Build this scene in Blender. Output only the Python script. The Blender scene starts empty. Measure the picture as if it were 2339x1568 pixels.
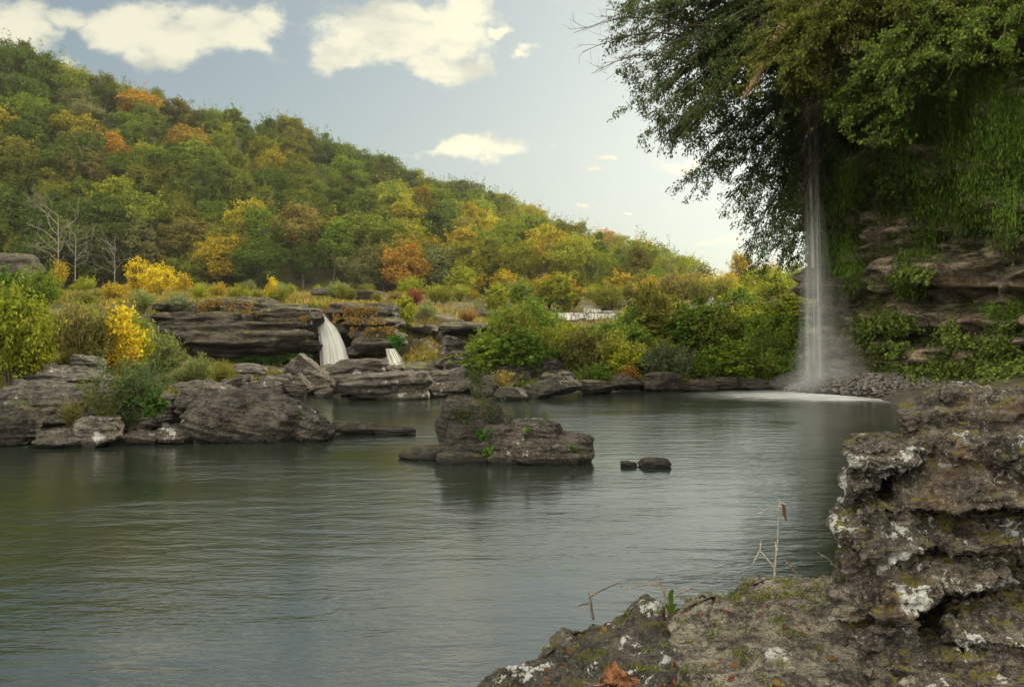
import bpy, math, random
import numpy as np
from mathutils import Vector, Matrix, Euler
from mathutils.bvhtree import BVHTree

S = bpy.context.scene
COL = S.collection
random.seed(7)
RNG = np.random.default_rng(11)
F, HOR, CX, CAMZ, K = 796.0, 330.0, 512.0, 3.0, 2338/1024
R = math.radians
SUN_EL, SUN_AZ = R(21), R(38)          # azimuth measured from +Y towards +X

# ------------------------------------------------------------------ projection helpers (survey of the place)
def at(dx, dy, Y):
    """point seen at photo position dx,dy and depth Y"""
    return Vector(((dx/K-CX)/F*Y, Y, CAMZ-(dy/K-HOR)/F*Y))
def px_of(x, y): return CX+F*x/y

# ------------------------------------------------------------------ noise
_p = np.random.default_rng(3).permutation(256); _p = np.concatenate([_p, _p]).astype(np.int64)
_g = np.random.default_rng(4).normal(size=(256, 3)); _g /= np.linalg.norm(_g, axis=1)[:, None]
def perlin(P):
    P = np.asarray(P, dtype=np.float64)
    I = np.floor(P).astype(np.int64); Fr = P-I; I &= 255
    U = Fr*Fr*Fr*(Fr*(Fr*6-15)+10)
    out = np.zeros(len(P))
    for i in (0, 1):
        wx = U[:, 0] if i else 1-U[:, 0]; ax = _p[(I[:, 0]+i) & 255]
        for j in (0, 1):
            wy = U[:, 1] if j else 1-U[:, 1]; ay = _p[(ax+I[:, 1]+j) & 255]
            for k in (0, 1):
                wz = U[:, 2] if k else 1-U[:, 2]; h = _p[(ay+I[:, 2]+k) & 255]
                g = _g[h]
                out += wx*wy*wz*(g[:, 0]*(Fr[:, 0]-i)+g[:, 1]*(Fr[:, 1]-j)+g[:, 2]*(Fr[:, 2]-k))
    return out*1.6
def fbm(P, o=4, lac=2.1, gain=.5):
    a, s, n = 1.0, 0, 0
    P = np.array(P, dtype=np.float64)
    for _ in range(o):
        s = s+a*perlin(P); n += a; a *= gain; P = P*lac+17.3
    return s/n
def ridged(P, o=3):
    a, s, n = 1.0, 0, 0
    P = np.array(P, dtype=np.float64)
    for _ in range(o):
        s = s+a*(1-2*np.abs(perlin(P))); n += a; a *= .5; P = P*2.2+9.1
    return s/n

# ------------------------------------------------------------------ mesh helpers
def mesh_np(name, V, Fc, mat=None, smooth=True, col=None):
    V = np.ascontiguousarray(V, dtype=np.float32); Fc = np.ascontiguousarray(Fc, dtype=np.int32)
    me = bpy.data.meshes.new(name); n, k = Fc.shape
    me.vertices.add(len(V)); me.vertices.foreach_set('co', V.ravel())
    me.loops.add(n*k); me.loops.foreach_set('vertex_index', Fc.ravel())
    me.polygons.add(n); me.polygons.foreach_set('loop_start', np.arange(0, n*k, k, dtype=np.int32))
    try: me.polygons.foreach_set('loop_total', np.full(n, k, dtype=np.int32))
    except Exception: pass
    me.update(calc_edges=True)
    me.polygons.foreach_set('use_smooth', np.full(n, smooth, dtype=bool))
    if col is not None:
        a = me.color_attributes.new('tint', 'FLOAT_COLOR', 'POINT')
        a.data.foreach_set('color', np.ascontiguousarray(col, dtype=np.float32).ravel())
    if mat: me.materials.append(mat)
    return me
def link(name, me, parent=None, loc=None):
    o = bpy.data.objects.new(name, me); COL.objects.link(o)
    if parent: o.parent = parent
    if loc is not None: o.location = loc
    return o
def tag(o, label=None, cat=None, group=None, kind=None):
    if label: o['label'] = label
    if cat: o['category'] = cat
    if group: o['group'] = group
    if kind: o['kind'] = kind
    return o
def empty(name, loc=(0, 0, 0), rz=0):
    o = bpy.data.objects.new(name, None); COL.objects.link(o)
    o.location = loc; o.rotation_euler = (0, 0, rz); o.empty_display_size = .2
    return o
def copy_tree(o, parent=None):
    c = o.copy(); COL.objects.link(c); c.parent = parent
    for ch in o.children: copy_tree(ch, c)
    return c
def grid_faces(nu, nv, wrap=False):
    i = np.arange(nu-1)[:, None]; j = np.arange(nv if wrap else nv-1)[None, :]
    j2 = (j+1) % nv
    a = i*nv+j; b = (i+1)*nv+j; c = (i+1)*nv+j2; d = i*nv+j2
    return np.stack([a+0*j, b+0*j, c, d], -1).reshape(-1, 4)

class Geo:
    def __init__(s): s.V = []; s.F = []; s.n = 0
    def add(s, V, Fc):
        V = np.asarray(V, float).reshape(-1, 3); Fc = np.asarray(Fc, int)
        s.V.append(V); s.F.append(Fc+s.n); s.n += len(V)
    def tube(s, pts, radii, k=5):
        pts = np.asarray(pts, float); m = len(pts)
        T = np.gradient(pts, axis=0); T /= np.linalg.norm(T, axis=1)[:, None]+1e-9
        up = np.array([0.31, 0.17, .93]); A = np.cross(T, up); A /= np.linalg.norm(A, axis=1)[:, None]+1e-9
        B = np.cross(T, A); th = np.linspace(0, 2*np.pi, k, endpoint=False)
        r = np.asarray(radii, float)[:, None, None]
        V = pts[:, None]+r*(A[:, None]*np.cos(th)[None, :, None]+B[:, None]*np.sin(th)[None, :, None])
        s.add(V.reshape(-1, 3), grid_faces(m, k, True))
    def arrays(s): return np.concatenate(s.V), np.concatenate(s.F)
    def mesh(s, name, mat, smooth=True):
        V, Fc = s.arrays(); return mesh_np(name, V, Fc, mat, smooth)

def leaf_quads(P, N, L, W, rng, jit=.6, tdir=None, tj=.6):
    """rhombic leaves centred on P, facing about N"""
    n = len(P)
    N = N+rng.normal(size=(n, 3))*jit; N /= np.linalg.norm(N, axis=1)[:, None]+1e-9
    T = rng.normal(size=(n, 3)) if tdir is None else np.asarray(tdir)+rng.normal(size=(n, 3))*tj
    T -= N*(T*N).sum(1)[:, None]; T /= np.linalg.norm(T, axis=1)[:, None]+1e-9
    B = np.cross(N, T)
    sc = rng.uniform(.65, 1.35, n)[:, None]
    L = L*sc; W = W*sc
    V = np.stack([P-T*L*.5, P+B*W*.5+N*W*.12, P+T*L*.5, P-B*W*.5+N*W*.12], 1).reshape(-1, 3)
    return V, np.arange(n*4).reshape(-1, 4)

# ------------------------------------------------------------------ node materials
class NT:
    def __init__(s, tree): s.t = tree; s.l = tree.links
    def n(s, typ, **kw):
        nd = s.t.nodes.new(typ)
        ins = kw.pop('ins', {})
        for k, v in kw.items(): setattr(nd, k, v)
        for k, v in ins.items(): s.set(nd.inputs[k], v)
        return nd
    def set(s, sock, v):
        if isinstance(v, bpy.types.NodeSocket): s.l.new(v, sock)
        else:
            try: sock.default_value = v
            except Exception:
                sock.default_value = (*v, 1) if len(v) == 3 else v[:3]
    def m(s, op, a, b=None, c=None, clamp=False):
        nd = s.n('ShaderNodeMath', operation=op, use_clamp=clamp)
        for i, v in enumerate((a, b, c)):
            if v is not None: s.set(nd.inputs[i], v)
        return nd.outputs[0]
    def vm(s, op, a, b=None):
        nd = s.n('ShaderNodeVectorMath', operation=op)
        s.set(nd.inputs[0], a)
        if b is not None: s.set(nd.inputs[1], b)
        return nd.outputs['Value'] if op in ('LENGTH', 'DOT_PRODUCT') else nd.outputs[0]
    def noise(s, vec, scale, detail=4, rough=.55, dist=0):
        nd = s.n('ShaderNodeTexNoise', ins={'Scale': scale, 'Detail': detail, 'Roughness': rough, 'Distortion': dist})
        s.set(nd.inputs['Vector'], vec); return nd.outputs['Fac']
    def vor(s, vec, scale, feat='F1'):
        nd = s.n('ShaderNodeTexVoronoi', feature=feat, ins={'Scale': scale}); s.set(nd.inputs['Vector'], vec)
        return nd.outputs['Distance']
    def ramp(s, v, lo, hi): return s.n('ShaderNodeMapRange', interpolation_type='SMOOTHSTEP', ins={0: v, 1: lo, 2: hi, 3: 0.0, 4: 1.0}).outputs[0]
    def mix(s, f, a, b, bt='MIX'):
        nd = s.n('ShaderNodeMix', data_type='RGBA', blend_type=bt)
        s.set(nd.inputs[0], f); s.set(nd.inputs[6], a); s.set(nd.inputs[7], b)
        return nd.outputs[2]
def new_mat(name):
    m = bpy.data.materials.new(name); m.use_nodes = True
    m.node_tree.nodes.clear(); return m, NT(m.node_tree)

def rock_mat(name, dark, light, scale=1.0, lichen=0.0, moss=0.0, strata=4.0, white=(.62, .62, .58), mosscol=(.07, .09, .015), rust=0.0, bump=.6, wet=True, pale=(.5, .47, .4)):
    m, t = new_mat(name)
    geo = t.n('ShaderNodeNewGeometry'); P = geo.outputs['Position']
    sx = t.n('ShaderNodeSeparateXYZ'); t.set(sx.inputs[0], P)
    st = t.vm('MULTIPLY', P, (1.0, 1.0, strata))
    n1 = t.noise(P, 1.1*scale, 6, .6); n2 = t.noise(st, 1.7*scale, 5, .62); n3 = t.noise(P, 9*scale, 5, .65); n4 = t.noise(P, 38*scale, 3, .6)
    wp = t.vm('ADD', P, t.vm('MULTIPLY', t.n('ShaderNodeTexNoise', ins={'Scale': 1.3*scale, 'Detail': 3.0, 'Vector': P}).outputs['Color'], (0, 0, .45/scale)))
    n5 = t.noise(t.vm('MULTIPLY', wp, (1.0, 1.0, 7.0)), 2.6*scale, 6, .68); line = t.ramp(n5, .47, .36); n6 = t.noise(P, 15*scale, 6, .7)
    f = t.m('ADD', t.m('MULTIPLY', n1, .35), t.m('ADD', t.m('MULTIPLY', n2, .4), t.m('MULTIPLY', n3, .25)))
    c = t.mix(t.ramp(f, .40, .60), dark, light)
    c = t.mix(t.ramp(t.m('ADD', t.m('MULTIPLY', n3, .5), t.m('MULTIPLY', n4, .5)), .55, .7), c, pale)
    spk = t.ramp(n4, .55, .36)
    c = t.mix(t.m('MULTIPLY', spk, .75), c, (dark[0]*.45, dark[1]*.45, dark[2]*.45))
    c = t.mix(t.m('MULTIPLY', line, .8), c, (dark[0]*.5, dark[1]*.5, dark[2]*.5)); c = t.mix(t.m('MULTIPLY', t.ramp(t.m('MULTIPLY', n5, n6), .3, .42), .6), c, pale)
    if rust: c = t.mix(t.m('MULTIPLY', t.ramp(t.noise(P, .8*scale, 3, .6), .5, .68), rust), c, (.2, .1, .04))
    sn = t.n('ShaderNodeSeparateXYZ'); t.set(sn.inputs[0], geo.outputs['Normal'])
    if lichen:
        lv = t.noise(P, 1.5*scale, 9, .74, .3); lv2 = t.noise(P, .55*scale, 2, .5)
        lm = t.m('MULTIPLY', t.ramp(lv, .555, .585), t.ramp(lv2, .62-.22*lichen, .66-.22*lichen))
        lc = t.mix(t.ramp(t.noise(P, 30*scale, 3, .6), .35, .65), white, (.36, .38, .36))
        c = t.mix(t.m('MULTIPLY', lm, .9), c, lc)
    if moss:
        mm = t.ramp(t.m('ADD', t.m('MULTIPLY', sn.outputs[2], .35), t.noise(P, 1.6*scale, 4, .65)), .85-.35*moss, .95-.35*moss)
        mc = t.mix(t.noise(P, 22*scale, 3, .6), mosscol, (mosscol[0]*2.2, mosscol[1]*1.7, mosscol[2]*1.2))
        c = t.mix(mm, c, mc)
    rough = .85
    if wet:
        wm = t.ramp(t.m('ADD', sx.outputs[2], t.m('MULTIPLY', n3, .25)), .34, .14)
        c = t.mix(wm, c, (dark[0]*.35, dark[1]*.35, dark[2]*.3))
        rough = t.m('SUBTRACT', .85, t.m('MULTIPLY', wm, .45))
    h = t.m('ADD', t.m('ADD', t.m('MULTIPLY', n3, .5), t.m('MULTIPLY', n6, .5)), t.m('ADD', t.m('MULTIPLY', n4, .2), t.m('MULTIPLY', n5, 1.1)))
    bp = t.n('ShaderNodeBump', ins={'Strength': bump, 'Distance': .2/scale, 'Height': h})
    b = t.n('ShaderNodeBsdfPrincipled', ins={'Base Color': c, 'Roughness': rough, 'Normal': bp.outputs[0]})
    b.inputs['Specular IOR Level'].default_value = .3
    t.l.new(b.outputs[0], t.n('ShaderNodeOutputMaterial').inputs[0]); return m

def leaf_mat(name, base=None, transl=.45, attr=False, var=.5, hue=.075):
    m, t = new_mat(name)
    if attr: c = t.n('ShaderNodeAttribute', attribute_name='tint').outputs['Color']
    elif base: c = t.n('ShaderNodeRGB').outputs[0]; c.default_value = (*base, 1)
    else: c = t.n('ShaderNodeObjectInfo').outputs['Color']
    rnd = t.n('ShaderNodeNewGeometry').outputs['Random Per Island']
    wn = t.n('ShaderNodeTexWhiteNoise', noise_dimensions='1D'); t.set(wn.inputs['W'], t.m('MULTIPLY', rnd, 91.7))
    nz = t.noise(t.n('ShaderNodeNewGeometry').outputs['Position'], .55, 2, .5)
    hs = t.n('ShaderNodeHueSaturation', ins={'Color': c})
    t.set(hs.inputs['Hue'], t.m('ADD', .5-hue*.5, t.m('MULTIPLY', t.m('ADD', t.m('MULTIPLY', wn.outputs[0], .6), t.m('MULTIPLY', nz, .4)), hue)))
    t.set(hs.inputs['Value'], t.m('MULTIPLY', t.m('ADD', 1-var, t.m('MULTIPLY', rnd, var*2)), t.m('ADD', .62, t.m('MULTIPLY', t.noise(t.n('ShaderNodeNewGeometry').outputs['Position'], .9, 3, .6), .76))))
    c = hs.outputs[0]
    d = t.n('ShaderNodeBsdfDiffuse', ins={'Color': c}); tr = t.n('ShaderNodeBsdfTranslucent', ins={'Color': c})
    mx = t.n('ShaderNodeMixShader', ins={0: transl}); t.l.new(d.outputs[0], mx.inputs[1]); t.l.new(tr.outputs[0], mx.inputs[2])
    t.l.new(mx.outputs[0], t.n('ShaderNodeOutputMaterial').inputs[0]); return m

def simple_mat(name, a, b, scale=6, rough=.85, bump=.4):
    m, t = new_mat(name)
    P = t.n('ShaderNodeNewGeometry').outputs['Position']
    n = t.noise(P, scale, 5, .6)
    bp = t.n('ShaderNodeBump', ins={'Strength': bump, 'Distance': .05, 'Height': n})
    bs = t.n('ShaderNodeBsdfPrincipled', ins={'Base Color': t.mix(t.ramp(n, .35, .65), a, b), 'Roughness': rough, 'Normal': bp.outputs[0]})
    bs.inputs['Specular IOR Level'].default_value = .2
    t.l.new(bs.outputs[0], t.n('ShaderNodeOutputMaterial').inputs[0]); return m

M_LEDGE = rock_mat('ledge_rock', (.018, .0155, .012), (.105, .088, .065), 1.0, strata=5, moss=.02, pale=(.27, .24, .18), bump=.8)
M_BOULD = rock_mat('boulder_rock', (.016, .014, .011), (.115, .10, .078), 1.6, strata=4, moss=0, white=(.36, .35, .31), lichen=.08, pale=(.30, .27, .21), bump=.8)
M_PALE = rock_mat('pale_rock', (.03, .027, .022), (.17, .152, .122), 1.8, strata=3, moss=0, white=(.42, .41, .37), lichen=.15, pale=(.42, .4, .35), bump=.8)
M_DARK = rock_mat('dark_rock', (.012, .011, .009), (.065, .057, .042), 2.2, strata=3.5, moss=.03, lichen=0, mosscol=(.05, .05, .018), pale=(.17, .15, .11), bump=.9)
M_CLIFF = rock_mat('cliff_rock', (.07, .055, .038), (.45, .37, .26), .8, strata=3, moss=.18, lichen=.15, rust=.25, mosscol=(.03, .05, .01), pale=(.6, .51, .38), bump=.9)
M_FORE = rock_mat('lichen_rock', (.022, .019, .015), (.185, .16, .125), 3.2, strata=2.2, moss=.1, lichen=.8, mosscol=(.07, .075, .012), rust=.22, white=(.6, .61, .58), pale=(.42, .38, .3), bump=.9)
M_SLAB = rock_mat('slab_rock', (.045, .04, .032), (.33, .295, .225), 3.0, strata=1.6, moss=.0, lichen=.28, mosscol=(.06, .065, .012), pale=(.46, .41, .31), bump=.9)
M_BARK = simple_mat('bark', (.05, .04, .03), (.14, .11, .08), 9)
M_PALEBARK = simple_mat('pale_bark', (.13, .12, .10), (.26, .24, .2), 9)
M_TWIG = simple_mat('twig_bark', (.13, .10, .075), (.26, .21, .16), 60)
M_LEAF = leaf_mat('leaf')
M_LEAFATT = leaf_mat('leaf_tinted', attr=True)

# ------------------------------------------------------------------ rocks
def cube_sphere(n):
    """unit cube surface, shared vertices not needed between faces -> merged by rounding"""
    g = np.linspace(-1, 1, n+1); a, b = np.meshgrid(g, g, indexing='ij'); a = a.ravel(); b = b.ravel(); o = np.ones_like(a)
    fs = grid_faces(n+1, n+1); V = []; Fc = []
    for k, (x, y, z, fl) in enumerate([(o, a, b, 0), (-o, a, b, 1), (a, o, b, 1), (a, -o, b, 0), (a, b, o, 0), (a, b, -o, 1)]):
        V.append(np.stack([x, y, z], 1)); f = fs+k*len(a)
        Fc.append(f[:, ::-1] if fl else f)
    V = np.concatenate(V); Fc = np.concatenate(Fc)
    key = np.round(V*n*2).astype(np.int64); key = (key[:, 0]*100003+key[:, 1])*100003+key[:, 2]
    _, idx, inv = np.unique(key, return_index=True, return_inverse=True)
    return V[idx], inv[Fc]
_CS = {}
def cs(n):
    if n not in _CS: _CS[n] = cube_sphere(n)
    return _CS[n]
def block(n, size, rng, e=.5, cuts=5, cd=(.62, .9)):
    V, Fc = cs(n); sp = V/np.linalg.norm(V, axis=1)[:, None]
    P = V*(1-e)+sp*e*1.12
    for _ in range(cuts):
        nn = rng.normal(size=3); nn /= np.linalg.norm(nn); d = rng.uniform(*cd)
        q = P@nn-d*1.05; P = P-np.maximum(q, 0)[:, None]*nn*.93
    P = P/np.abs(P).max(0)
    return P*np.asarray(size)/2, Fc
def normals_of(V, Fc):
    a = V[Fc[:, 0]]; n = np.cross(V[Fc[:, 2]]-a, V[Fc[:, -1]]-V[Fc[:, 1]])
    N = np.zeros_like(V)
    for k in range(Fc.shape[1]): np.add.at(N, Fc[:, k], n)
    N /= np.linalg.norm(N, axis=1)[:, None]+1e-12
    if (N*(V-V.mean(0))).sum() < 0: N = -N
    return N
def weather(V, Fc, amp, f, strata=0, sf=4.0, fine=.25, seed=0.0, tilt=(0, 0)):
    """erode a surface: broad lumps, sharp bedding steps, cracks and pits"""
    N = normals_of(V, Fc); s = seed*7.31
    V = V+N*(amp*fbm(V*f+s, 4))[:, None]
    if strata:
        Q = V*np.array([f*.55, f*.55, sf])+s; Q[:, 2] += V[:, 0]*tilt[0]*sf+V[:, 1]*tilt[1]*sf+.5*perlin(V*f*.8+s)
        b = np.tanh(3.5*perlin(Q))*.6+np.tanh(3*perlin(Q*np.array([1.6, 1.6, 2.6])+5))*.4
        H = N*np.array([1, 1, .25])
        V = V+H*(strata*b)[:, None]
    V = V-N*(amp*fine*np.maximum(0, ridged(V*f*2.6+s, 3)-.55)*2.5)[:, None]
    V = V+N*(amp*fine*fbm(V*f*6+s, 3))[:, None]
    return V
def remesh(parts, voxel):
    g = Geo()
    for V, Fc in parts: g.add(V, Fc)
    me = g.mesh('tmp', None); o = link('tmp', me)
    md = o.modifiers.new('r', 'REMESH'); md.mode = 'VOXEL'; md.voxel_size = voxel; md.adaptivity = 0
    dg = bpy.context.evaluated_depsgraph_get(); ev = o.evaluated_get(dg); m2 = ev.to_mesh()
    V = np.empty(len(m2.vertices)*3, np.float32); m2.vertices.foreach_get('co', V); V = V.reshape(-1, 3).astype(float)
    L = np.empty(len(m2.loops), np.int32); m2.loops.foreach_get('vertex_index', L); Fc = L.reshape(-1, 4)
    ev.to_mesh_clear(); bpy.data.objects.remove(o); bpy.data.meshes.remove(me)
    return V, Fc
def rotm(rx, ry, rz): return np.array(Euler((R(rx), R(ry), R(rz))).to_matrix())

def composite(name, label, cat, blocks, voxel, mat, amp, f, strata, sf, seed=1, group=None, fine=.3, parent=None, kind=None, tilt=(0, 0), e=.3, bn=14, cuts=4, face=False):
    """blocks: (x0,y0,x1,y1 in the photo, front depth, thickness, (rx,ry,rz))"""
    rng = np.random.default_rng(seed); parts = []
    for b in blocks:
        x0, y0, x1, y1, Y, th = b[:6]; rot = b[6] if len(b) > 6 else (0, 0, 0)
        a = at(x0, y0, Y); c = at(x1, y1, Y)
        V, Fc = block(bn, (c.x-a.x, th, a.z-c.z), rng, e, cuts, (.75, .98))
        mx_ = (a.x+c.x)/2; hd = math.atan2(mx_ if not face else (a.x+(c.x-a.x)*.12), Y) if face else 0.0
        V = V@rotm(*rot).T
        if face:   # the bed runs back along its own joint plane
            V[:, 0] += (V[:, 1]+th/2)*math.tan(hd)
        V = V+np.array([mx_, Y+th/2, (a.z+c.z)/2])
        parts.append((V, Fc))
    V, Fc = remesh(parts, voxel)
    V = weather(V, Fc, amp, f, strata, sf, fine, seed, tilt)
    base = np.array([V[:, 0].mean(), V[:, 1].mean(), V[:, 2].min()])
    o = link(name, mesh_np(name, V-base, Fc, mat), parent, base)
    if not parent: tag(o, label, cat, group, kind)
    return o, V, Fc

# ------------------------------------------------------------------ terrain
TCOL = [
 (-500, [(2, -1), (12, -.8), (16, .3), (30, 1.4), (50, 3.8), (62, 5.2), (130, 9.5)]),
 (-60,  [(2, -1), (19.5, -.8), (23, .2), (30, 1.3), (48, 3.2), (62, 5.2), (130, 9.5)]),
 (90,   [(2, -1), (20.2, -.8), (23, .2), (30, 1.2), (46, 2.8), (62, 5.0), (130, 9.5)]),
 (150,  [(2, -1), (20.8, -.8), (23.5, .2), (28, .7), (42, 1.2), (56, 2.2), (63, 4.6), (66, 5.2), (130, 9.5)]),
 (200,  [(2, -1), (22, -.8), (26, .15), (30, .3), (44, .5), (60, .7), (65, .9), (66.5, 5.0), (130, 9.3)]),
 (330,  [(2, -1), (28, -.9), (37, -.3), (40, .15), (62, .0), (66.5, .4), (68, 4.9), (130, 9.2)]),
 (400,  [(2, -1), (34, -.8), (43, -.15), (50, .1), (58, .1), (64, .5), (68, .9), (72, 4.4), (130, 8.8)]),
 (440,  [(2, -1), (34, -.8), (42, -.1), (50, .3), (64, .9), (80, 1.6), (84, 4.4), (130, 8.6)]),
 (520,  [(2, -1), (34, -.8), (40, .1), (50, .7), (64, 1.4), (84, 2.4), (101, 3.9), (106, 5.6), (130, 8.4)]),
 (570,  [(2, -1), (36, -.8), (39.5, .15), (50, .9), (70, 2.0), (95, 3.3), (102, 3.9), (107, 5.6), (140, 9.0)]),
 (760,  [(2, -1), (38, -.8), (43, .2), (50, 1.0), (70, 2.8), (95, 4.7), (110, 6.2), (150, 9.5)]),
 (840,  [(2, -1), (36, -.8), (44, .3), (52, 1.4), (70, 3.4), (110, 8.2), (150, 10)]),
 (900,  [(2, -1), (27, -.9), (33, .3), (37, .9), (52, 2.2), (70, 4.4), (110, 9), (150, 11)]),
 (1024, [(2, -1), (17, -.9), (24, .4), (30, 1.3), (52, 3), (70, 5), (110, 9), (150, 11)]),
 (1600, [(2, -1), (7, -.9), (10, .4), (14, 1), (30, 2), (70, 5), (110, 9), (150, 11)])]
TY = np.concatenate([np.linspace(2, 60, 175), np.linspace(60.4, 100, 100), np.linspace(101, 175, 75)])
TP = np.linspace(-500, 1600, 400)
_colz = np.array([np.interp(TY, *zip(*c)) for _, c in TCOL]); _cp = np.array([c[0] for c in TCOL], float)
TZ = np.array([np.interp(TP, _cp, _colz[:, j]) for j in range(len(TY))]).T       # (px, Y)
_gx = (TP[:, None]-CX)/F*TY[None, :]; _gy = np.broadcast_to(TY[None, :], TZ.shape)
_q = np.stack([_gx.ravel(), _gy.ravel(), np.zeros(TZ.size)], 1)
TZ = TZ+(fbm(_q*.25, 4)*.35+fbm(_q*.9+5, 3)*.12).reshape(TZ.shape)*np.clip(_gy/30, .3, 1.3)*np.where(TZ < -.3, .4, 1)
def ground_z(x, y):
    y = np.clip(y, 2.01, 174.9); p = np.clip(CX+F*np.asarray(x)/y, -499, 1599)
    i = np.clip(((p+500)/(2100)*399).astype(int), 0, 398) if isinstance(p, np.ndarray) else int(min(398, (p+500)/2100*399))
    j = np.clip(np.searchsorted(TY, y)-1, 0, len(TY)-2)
    fi = (p-TP[i])/(TP[1]-TP[0]); fj = (y-TY[j])/(TY[j+1]-TY[j])
    return (TZ[i, j]*(1-fi)+TZ[i+1, j]*fi)*(1-fj)+(TZ[i, j+1]*(1-fi)+TZ[i+1, j+1]*fi)*fj
def hit(dx, dy, y0=8.0):
    """where the sight line through dx,dy meets ground or water"""
    p = dx/K; v = (HOR-dy/K)/F
    for Y in np.arange(y0, 174, .2):
        z = CAMZ+v*Y; x = (p-CX)/F*Y
        if z <= max(0.0, float(ground_z(x, Y))): return Vector((x, Y, z))
    Y = 150.0; return Vector(((p-CX)/F*Y, Y, float(ground_z((p-CX)/F*Y, Y))))

mg, t = new_mat('ground_soil')
P = t.n('ShaderNodeNewGeometry').outputs['Position']
n1 = t.noise(P, .35, 5, .6); n2 = t.noise(P, 3, 5, .65)
c = t.mix(t.ramp(n1, .4, .6), (.035, .036, .014), (.08, .07, .025)); c = t.mix(t.ramp(n2, .45, .65), c, (.055, .042, .025))
sx = t.n('ShaderNodeSeparateXYZ'); t.set(sx.inputs[0], P)
c = t.mix(t.ramp(t.m('ADD', sx.outputs[2], n2), 1.3, .7), c, t.mix(t.ramp(t.noise(P, 5, 6, .7), .4, .6), (.022, .019, .014), (.085, .072, .052)))
bp = t.n('ShaderNodeBump', ins={'Strength': .6, 'Distance': .2, 'Height': n2})
b = t.n('ShaderNodeBsdfPrincipled', ins={'Base Color': c, 'Roughness': .9, 'Normal': bp.outputs[0]})
t.l.new(b.outputs[0], t.n('ShaderNodeOutputMaterial').inputs[0]); M_GROUND = mg
V = np.stack([_gx.ravel(), _gy.ravel(), TZ.ravel()], 1)
o = link('riverbank', mesh_np('riverbank', V, grid_faces(*TZ.shape)[:, ::-1], M_GROUND)); tag(o, 'low river bank and rocky bench rising from the water to the foot of the hill', None, kind='structure')
g = Geo(); g.add([(-3000, -3000, -1.6), (3000, -3000, -1.6), (3000, 3000, -1.6), (-3000, 3000, -1.6)], [[0, 1, 2, 3]])
tag(link('ground', g.mesh('ground', M_GROUND)), 'bed of the valley reaching to the horizon', kind='structure')

# hillside ------------------------------------------------------------------
SKY = np.array([(-900, -190), (-400, -40), (0, 100), (100, 132), (200, 170), (300, 195), (400, 235), (540, 247), (600, 262), (700, 300), (760, 325), (860, 345), (950, 385), (1060, 420), (1130, 440), (1250, 490), (1380, 530), (1450, 562), (1540, 598), (1620, 632), (1750, 655), (2000, 680), (3200, 690)], float)/K
BASE_D = np.array([(-400, 125), (0, 140), (300, 142), (550, 150), (700, 160), (1400, 170)], float)
RIDGE_D = np.array([(-400, 190), (0, 205), (300, 245), (550, 310), (700, 380), (1400, 420)], float)
TH = 11.5
def hill(p, s):
    """p photo column, s 0 at the foot, 1 at the ridge"""
    Db = np.interp(p, BASE_D[:, 0], BASE_D[:, 1]); Dr = np.interp(p, RIDGE_D[:, 0], RIDGE_D[:, 1])
    D = Db+(Dr-Db)*s; zb = 9.0+0*D
    yr = np.interp(p, SKY[:, 0], SKY[:, 1])+TH*.86*F/Dr
    zr = CAMZ+(HOR-yr)/F*Dr
    z = zb+(zr-zb)*np.where(s <= 1, s**.92, 1-.25*(s-1))
    return np.stack([(p-CX)/F*D, D, z], -1)
hp, hs_ = np.meshgrid(np.linspace(-400, 1400, 160), np.concatenate([[-.06], np.linspace(0, 1, 60), np.linspace(1.05, 3, 20)]), indexing='ij')
V = hill(hp.ravel(), np.maximum(hs_.ravel(), 0)); V[hs_.ravel() < 0, 2] -= 6; V[hs_.ravel() < 0, 1] -= 3
V[:, 2] += fbm(V*.03, 4)*4*np.clip(hs_.ravel()*4, 0, 1)
M_FLOOR = simple_mat('forest_floor', (.03, .035, .012), (.07, .055, .02), .4, .95)
tag(link('hillside', mesh_np('hillside', V, grid_faces(*hp.shape)[:, ::-1], M_FLOOR)), 'steep wooded slope rising to the left', kind='structure')

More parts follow.
